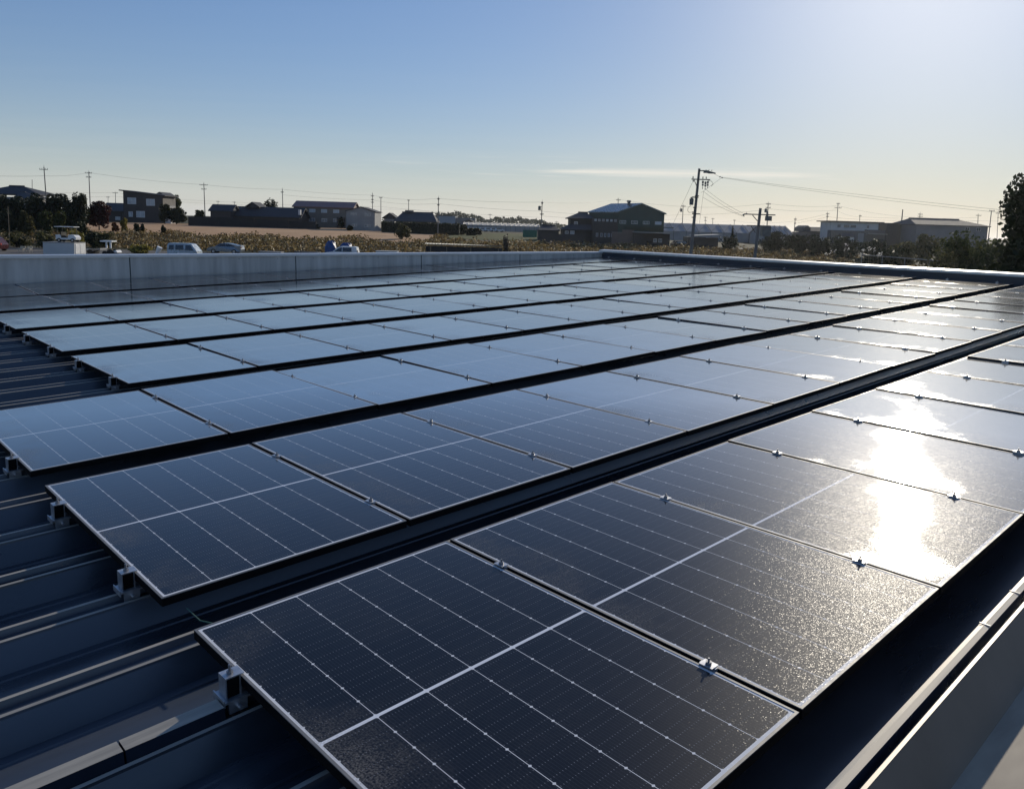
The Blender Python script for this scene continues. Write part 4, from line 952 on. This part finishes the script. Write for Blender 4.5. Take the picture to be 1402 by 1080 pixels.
tr = MB(); tr.tube((s.X(1051.5), -.1, s.Z(302.5, 1051)), (s.X(1051.5), -.1, s.Z(296, 1051)), .33, .33, 12); tr.tube((s.X(1049.5), -.1, s.Z(295.9, 1050)), (s.X(1049.5), -.1, s.Z(289, 1050)), .12, .08, 8); tr.build('transformer', TRANSF, t)
tr2 = MB(); tr2.box(s.X(1043), s.X(1055), -.35, .3, s.Z(323.5, 1049), s.Z(310.5, 1049)); tr2.build('switch_cabinet', TRANSF, t)
short_s = s
def wire(label, pts, sag=.0, r=.019, group='overhead wires'):
    mb = MB(); n = 10
    for A, B in zip(pts[:-1], pts[1:]):
        A = np.array(A); B = np.array(B); prev = A; sg = sag * np.linalg.norm(B - A)
        for k in range(1, n + 1):
            q = k / n; p = A + (B - A) * q; p = p - np.array([0, 0, sg * 4 * q * (1 - q)]); mb.tube(prev, p, r, n=4, caps=False); prev = p
    return tag(mb.build('overhead_wire', CABLE), label, 'wire', group)
def wpts(L): return [W(x, y, d) for x, y, d in L]
wire('overhead wire linking the three tall poles at the left', wpts([(-60, 238, 170), (61, 241, 165), (121, 236.5, 190), (279, 253, 215), (387, 259.5, 235)]), .012)
wire('overhead wire running from the long tiled house to the factory', wpts([(387, 259.5, 235), (510, 267.5, 245), (600, 272, 192), (742, 277, 185), (846, 273, 230), (935, 283, 240)]), .012)
wire('lower overhead wire below the main left wire', wpts([(387, 267, 235), (510, 274, 245), (600, 279, 192), (742, 289.5, 185), (935, 294, 240), (1050, 287, 200)]), .010)
wire('upper overhead wire reaching the pole behind the short pole', wpts([(935, 283, 240), (1052, 279, 200), (1147, 282, 225), (1260, 298, 260), (1400, 303, 260)]), .012)
wire('lower overhead wire right of the short pole', wpts([(1052, 286, 200), (1145, 288, 225), (1177, 297, 260), (1340, 298, 260)]), .012)
wire('faint long wire across the left houses', wpts([(-40, 262, 240), (158, 264, 260), (298, 276, 330), (321, 277, 330), (520, 283, 300), (742, 298, 260)]), .006)
wire('faint long wire low over the long tiled house', wpts([(-40, 270, 260), (158, 269, 260), (321, 280, 330), (560, 287, 300), (762, 305, 320)]), .006)
wire('faint low wire over the factory and greenhouses', wpts([(742, 296, 185), (935, 300, 240), (1005, 302, 340), (1088, 303, 235), (1133, 293, 235)]), .008)
wire('thin wire strung above the right hand roofs', wpts([(1088, 306, 235), (1133, 297, 235), (1260, 301, 260), (1340, 303, 260)]), .012)
a = wpts([(985, 242.3, 82), (1180, 267, 74), (1420, 292, 66)]); b = wpts([(988, 243.6, 82.5), (1180, 270.5, 75), (1420, 296, 67)])
wire('upper of two long wires falling right from the main pole', wpts([(977, 237.5, 82)]) + a, .004, .010)
wire('lower of two long wires falling right from the main pole', wpts([(960, 264, 82)]) + b, .004, .010)
mb = MB()
for q in (a[0], b[0]): mb.tube(q, q + RH * .12, .06, .05, 8)
tag(mb.build('wire_insulator', TRANSF), 'pair of dark insulators on the wires right of the main pole', 'insulator')
for k, (A, B, lab) in enumerate((((966, 259), (1017, 292), 'steepest slack cable from the main pole to the short pole'), ((963, 262), (1016, 295), 'middle slack cable from the main pole to the short pole'), ((962, 270), (1020, 297), 'lowest slack cable from the main pole to the short pole'))):
    wire(lab, [W(A[0], A[1], 82), W(B[0], B[1], 78)], .03, .012)
wire('stay wire slanting left from the main pole crossarm', [W(948, 250, 82), W(921, 308, 90)], .0, .012)
wire('thin wire dropping from the main pole fuses', [W(963.5, 262, 82), W(957.5, 306, 84)], .0, .010)

# ------------------------------------------------------------------ yard things behind the back parapet
def car(name, label, cat, s, prof, winps, col, wheels, wid=.82, wr=.31, rot=0.0, belt=.9, top=1.4, extra=None):
    t = thing(name, label, cat, s.loc, (0, 0, A0 + rot)); mb = MB(); n = len(prof); i = 0
    wy = lambda z: wid * (1 - .17 * float(ss(belt, top, z)))
    mb.v = [(x, -wy(z), z) for x, z in prof] + [(x, wy(z), z) for x, z in prof]
    mb.f = [tuple(range(n)), tuple(n + k for k in reversed(range(n)))] + [(k, n + k, n + (k + 1) % n, (k + 1) % n) for k in range(n)]; mb.m = [0] * len(mb.f)
    mb.build('body', col, t)
    for wp in winps:
        g_ = MB()
        for sg in (-1, 1): g_.quad([(x, sg * (wy(z) + .012), z) for x, z in wp])
        g_.build('side_window', CARGLASS, t)
    for wx in wheels:
        for sg in (-1, 1):
            w_ = MB(); y0 = sg * (wid - .17); y1 = sg * (wid + .012); w_.tube((wx, y0, wr), (wx, y1, wr), wr, wr, 18); ww = w_.build('wheel', TYRE, t)
            r_ = MB(); r_.tube((wx, y1 - sg * .01, wr), (wx, y1 + sg * .006, wr), wr * .64, wr * .6, 12); r_.build('rim', RIM, ww)
    return t
SILVER = simple('blue_grey_paint', (.16, .19, .23), .25, .5, .06, 2)
s = Spot(309, 107)
t = car('parked_coupe', 'blue grey fastback coupe parked beyond the parapet', 'car', s, [(-2.25, .30), (2.2, .30), (2.28, .62), (2.2, .98), (1.75, 1.13), (.75, 1.38), (-.05, 1.42), (-.55, 1.33), (-1.15, .98), (-2.05, .80), (-2.28, .58)],
    [[(-1.0, .98), (.2, .98), (.2, 1.33), (-.02, 1.34), (-.5, 1.26)], [(.26, .98), (1.5, 1.02), (.75, 1.29), (.26, 1.33)]], SILVER, (-1.4, 1.35), belt=.9, top=1.42)
mb = MB(); mb.box(2.16, 2.30, -.75, -.55, .78, .93); mb.build('tail_light', simple('tail_red', (.3, .02, .02), .3), t)
mb = MB(); mb.box(1.9, 2.28, -.6, .6, 1.08, 1.14); mb.build('spoiler', WHITEP, t)
s = Spot(252.5, 91)
t = car('parked_van', 'pale blue boxy van left of the coupe', 'van', s, [(-1.68, .32), (1.6, .32), (1.7, .55), (1.66, .95), (1.05, 1.72), (.7, 1.80), (-1.55, 1.80), (-1.7, 1.5)],
    [[(-1.5, 1.08), (-.95, 1.08), (-.95, 1.6), (-1.45, 1.6)], [(-.75, 1.08), (.15, 1.08), (.15, 1.62), (-.75, 1.62)], [(.38, 1.05), (1.35, 1.0), (.95, 1.6), (.38, 1.62)]], simple('pale_blue_paint', (.30, .36, .42), .3, .2), (-1.1, 1.1), belt=1.0, top=1.8)
mb = MB(); mb.box(-.5, .9, -.86, -.835, .62, .76); mb.build('side_moulding', WHITEP, t)
mb = MB(); mb.box(1.60, 1.72, -.7, -.45, .72, .88); mb.build('headlight', WHITEP, t)
s = Spot(-7, 96)
t = car('parked_car', 'dark red car cut off at the left edge beyond the parapet', 'car', s, [(-2.2, .3), (1.0, .3), (1.1, .8), (.95, 1.0), (.45, 1.62), (.1, 1.70), (-2.1, 1.70)], [[(-.9, 1.05), (.68, 1.05), (.30, 1.55), (-.9, 1.55)], [(-2.0, 1.05), (-1.0, 1.05), (-1.0, 1.55), (-2.0, 1.55)]], simple('dark_red_paint', (.055, .010, .013), .25, .1), (-1.4, .55), belt=1.0, top=1.7)
mb = MB(); mb.box(.98, 1.10, -.75, -.5, .8, 1.0); mb.build('tail_light', simple('lamp_red', (.3, .02, .02), .3), t)
s = Spot(472, 100)
t = car('pickup_truck', 'white pickup cab with blue tarpaulin loads behind it', 'truck', s, [(-2.3, .35), (1.72, .35), (1.72, 1.0), (1.60, 1.60), (1.3, 1.68), (-.35, 1.68), (-.7, 1.55), (-1.35, 1.02), (-2.2, .90)],
    [[(-1.15, 1.05), (-.2, 1.05), (-.2, 1.55), (-.52, 1.50)], [(-.1, 1.05), (1.0, 1.05), (1.0, 1.56), (-.1, 1.56)]], WHITEP, (-1.5, 1.1), belt=1.0, top=1.68)
mb = MB(); mb.box(1.69, 1.76, -.7, -.5, .95, 1.25); mb.build('tail_light', TYRE, t)
for lab, xc, wp, yt in (('rounded blue tarpaulin bundle left behind the white pickup', 453, 17, 330.5), ('lower blue tarpaulin bundle behind the pickup cab roof', 474, 20, 333)):
    s = Spot(xc, 103); H = s.Z(yt, xc); w = wp * s.d / FPX / 2
    mb = MB(); N, M = 18, 9
    for j in range(M + 1):
        for i in range(N):
            a = 2 * pi * i / N; ph = j / M * pi / 2; k = 1 + .10 * sin(3 * a + j) + .06 * sin(7 * a + 2 * j)
            mb.v.append((cos(a) * w * cos(ph) ** .6 * k, sin(a) * .8 * cos(ph) ** .6 * k, H * (sin(ph) ** .8) * (1 + .05 * sin(5 * a))))
    for j in range(M):
        for i in range(N): mb.f.append((j * N + i, j * N + (i + 1) % N, (j + 1) * N + (i + 1) % N, (j + 1) * N + i)); mb.m.append(0)
    o = mb.build('tarpaulin_bundle', simple('blue_tarpaulin', (.012, .055, .19), .5, 0, .4, 2.2, bump=.6), None, True); o.location = s.loc; o.rotation_euler = s.rot
    tag(o, lab, 'tarpaulin')
# white container with a golf cart on it
s = Spot(83, 91); t = thing('white_container', 'white box container with the golf cart parked on top', 'container', s.loc, s.rot)
H = s.Z(332.5, 80); x0, x1 = s.X(58), s.X(101)
mb = MB(); mb.box(x0, x1, 0, 2.4, .1, H); mb.build('box_wall', WHITEW, t)
mb = MB(); mb.box(x0 - .04, x1 + .04, -.05, 2.45, H + .002, H + .06); mb.build('top_rail', GREYW, t)
mb = MB(); mb.box(x1 + .003, x1 + .04, .2, 1.1, .2, H - .1); mb.box(x1 + .003, x1 + .04, 1.2, 2.2, .2, H - .1); mb.build('door', WHITEP, t)
gl = (s.loc[0] + RH[0] * s.X(85) + FV[0] * 1.2, s.loc[1] + RH[1] * s.X(85) + FV[1] * 1.2, s.base + H + .06)
t = thing('golf_cart', 'white golf cart with a flat canopy roof standing on the container', 'golf cart', gl, s.rot)
mb = MB(); mb.prism([(-1.1, .3), (1.15, .3), (1.2, .55), (.95, .82), (.35, .85), (.25, .5), (-.5, .5), (-.55, .8), (-1.15, .82)], -.55, .55); mb.build('body', WHITEP, t)
mb = MB(); mb.box(-.55, .05, -.52, .52, .502, .75); mb.box(-.62, -.5, -.52, .52, .76, 1.15); mb.build('seat', TYRE, t)
mb = MB(); mb.box(-1.25, 1.0, -.62, .62, 1.72, 1.79); mb.build('canopy_roof', WHITEP, t)
mb = MB()
for px_, pz in ((-1.0, .8), (.75, .84)):
    for sg in (-.5, .5): mb.tube((px_, sg, pz), (px_ * .9, sg, 1.72), .025, n=6)
mb.build('roof_post', STEEL, t)
for wx in (-.75, .8):
    for sg in (-1, 1):
        w_ = MB(); w_.tube((wx, sg * .42, .23), (wx, sg * .60, .23), .23, n=14); ww = w_.build('wheel', TYRE, t)
        r_ = MB(); r_.tube((wx, sg * .601, .23), (wx, sg * .61, .23), .12, n=10); r_.build('rim', RIM, ww)
# white machine with a canopy
s = Spot(152, 93); t = thing('canopy_machine', 'small white yard machine with a flat canopy on two posts', 'machine', s.loc, s.rot)
mb = MB(); mb.box(s.X(140), s.X(156), -.6, .6, s.Z(331.3), s.Z(329.5)); mb.build('canopy_roof', WHITEP, t)
mb = MB()
for q in (147, 152.5): mb.box(s.X(q), s.X(q + 1.8), -.5, -.35, .9, s.Z(331.35))
mb.build('canopy_post', WHITEP, t)
mb = MB(); mb.prism([(s.X(145), .4), (s.X(163), .4), (s.X(163), s.Z(345, 155)), (s.X(161), s.Z(342.3, 155)), (s.X(152), s.Z(343.3, 155)), (s.X(146), s.Z(344.5, 155))], -.55, .55); mb.build('hood', WHITEP, t)
for sg in (-1, 1):
    w_ = MB(); w_.tube((s.X(154), sg * .56, .4), (s.X(154), sg * .75, .4), .4, n=14); w_.build('wheel', TYRE, t)
    w_ = MB(); w_.tube((s.X(146.5), sg * .56, .3), (s.X(146.5), sg * .72, .3), .3, n=14); w_.build('wheel', TYRE, t)
s = Spot(133, 96); t = thing('cargo_trailer', 'low trailer under a pale grey cover beside the container', 'trailer', s.loc, s.rot)
mb = MB(); mb.prism([(s.X(113), .55), (s.X(141), .55), (s.X(141), .75), (s.X(126), s.Z(345.3, 126)), (s.X(113), s.Z(344.3, 113))], -.8, .8); mb.build('cover', GREYW, t)
w_ = MB(); w_.tube((s.X(127), -.9, .3), (s.X(127), .9, .3), .3, n=14); w_.build('wheel', TYRE, t)
for k, (x, lab) in enumerate(((29, 'cream plastic chair back near the red car, left of a pair'), (38.5, 'cream plastic chair back left of the container, right of a pair'))):
    s = Spot(x, 94)
    if k == 0:
        ch0 = t = thing('plastic_chair', lab, 'chair', s.loc, s.rot, 'cream chairs standing in the yard'); zt = s.Z(338, x)
        CREAM = simple('cream_plastic', (.50, .44, .34), .5)
        mb = MB()
        for q in (-.24, -.08, .08, .24): mb.box(q - .055, q + .055, .18, .22, .5, zt)
        mb.box(-.3, .3, .17, .23, zt + .002, zt + .07); mb.build('backrest', CREAM, t)
        mb = MB(); mb.box(-.28, .28, -.3, .17, .42, .48); mb.build('seat', CREAM, t)
        for q in (-.25, .25):
            for y in (-.25, .2):
                l_ = MB(); l_.tube((q, y, 0), (q * .95, y * .95, .42), .025, n=6); l_.build('leg', CREAM, t)
    else: dup(ch0, s.loc, s.rot, lab)
s = Spot(214, 96); t = thing('white_bucket', 'small tilted white bin half hidden left of the van', 'bin', s.loc, s.rot)
mb = MB(); mb.tube((0, 0, .2), (.35, 0, 1.0), .22, .3, 12); mb.tube((.35, 0, 1.002), (.38, 0, 1.06), .32, .32, 12); mb.build('bin_body', WHITEP, t)
for xa, xb, y, lab in ((516, 545, 343.5, 'low white flat topped box beyond the parapet, right of the pickup'), (356, 386, 344.3, 'low grey covered flat object right of the coupe'), (405, 436, 344.6, 'low dark flat object left of the white pickup')):
    s = Spot((xa + xb) / 2, 95); zt = s.Z(y); t = thing('flat_box', lab, 'box', s.loc, s.rot)
    mt = WHITEW if xa == 516 else (GREYW if xa == 356 else TILE)
    mb = MB(); mb.box(s.X(xa), s.X(xb), -.6, .6, .05, zt - .07); mb.build('box_side', mt, t); mb = MB(); mb.box(s.X(xa) - .06, s.X(xb) + .06, -.66, .66, zt - .068, zt); mb.build('lid', mt, t)
# corrugated shed roof
s = Spot(636, 100); t = thing('open_shed', 'low open shed with a black corrugated roof beyond the parapet', 'shed', s.loc, s.rot)
xa, xb = s.X(583), s.X(688); za, zb = s.Z(333.2, 583), s.Z(336.5, 688); n = 52; mb = MB(); pf = []
for k in range(n * 4 + 1):
    q = k / (n * 4); pf.append((xa + (xb - xa) * q, za + (zb - za) * q + .07 * (1, .0, -1, 0)[k % 4]))
for (p0, p1) in zip(pf[:-1], pf[1:]):
    mb.quad([(p0[0], -.3, p0[1]), (p1[0], -.3, p1[1]), (p1[0], 3.2, p1[1] - .25), (p0[0], 3.2, p0[1] - .25)]); mb.quad([(p0[0], -.3, p0[1] - .03), (p1[0], -.3, p1[1] - .03), (p1[0], -.3, p1[1]), (p0[0], -.3, p0[1])])
mb.build('corrugated_roof', simple('corrugated_sheet', (.20, .21, .22), .35, .4), t)
mb = MB(); mb.box(xa, xb, .1, .22, min(za, zb) - 1.0, min(za, zb) - .3); mb.build('beam', BLACKWALL, t)
for q in (590, 612, 645, 683):
    p_ = MB(); p_.tube((s.X(q), 0, 0), (s.X(q), 0, za - .4), .06, n=6); p_.build('post', WOOD, t)
mb = MB(); mb.box(s.X(613), s.X(628), .5, 1.6, .0, s.Z(342.3, 620)); mb.build('crate', WOOD, t)
s = Spot(114, 172); t = thing('block_wall', 'low tan garden wall with a white cap left of the soil field', 'wall', s.loc, s.rot)
mb = MB(); mb.box(s.X(95.5), s.X(110), 0, .2, -.6, s.Z(303)); mb.build('masonry', simple('tan_plaster', (.36, .24, .155), .8), t)
mb = MB(); mb.box(s.X(95), s.X(110.5), -.06, .26, s.Z(303) + .003, s.Z(301.5)); mb.build('cap_course', WHITEW, t)
# two small people-free curiosities: pale stem pole at far left
s = Spot(12.5, 104); mb = MB(); mb.tube((0, 0, -.3), (0, 0, s.Z(283, 12)), .05, .03, 7); o = mb.build('thin_post', WOOD); o.location = s.loc; o.rotation_euler = s.rot
tag(o, 'thin pale bare post in front of the shrubs at far left', 'post')

# ------------------------------------------------------------------ the air
hz = MB(); c0 = CW + FV * 800
hx = MB(); hx.box(-1650, 1650, -900, 950, -8, 12)
hm = bpy.data.materials.new('air'); hm.use_nodes = True; hm.node_tree.nodes.clear(); gh = G(hm.node_tree)
pv = gh.n('ShaderNodeVolumePrincipled'); pv.inputs['Density'].default_value = .00007; pv.inputs['Color'].default_value = (.88, .92, .97, 1); pv.inputs['Anisotropy'].default_value = .72
ho = gh.n('ShaderNodeOutputMaterial'); hm.node_tree.links.new(pv.outputs[0], ho.inputs['Volume'])
h = hx.build('haze', hm); h.location = (c0[0], c0[1], 0); h.rotation_euler = (0, 0, A0); tag(h, 'thin pale autumn haze over the fields', 'haze', kind='stuff')
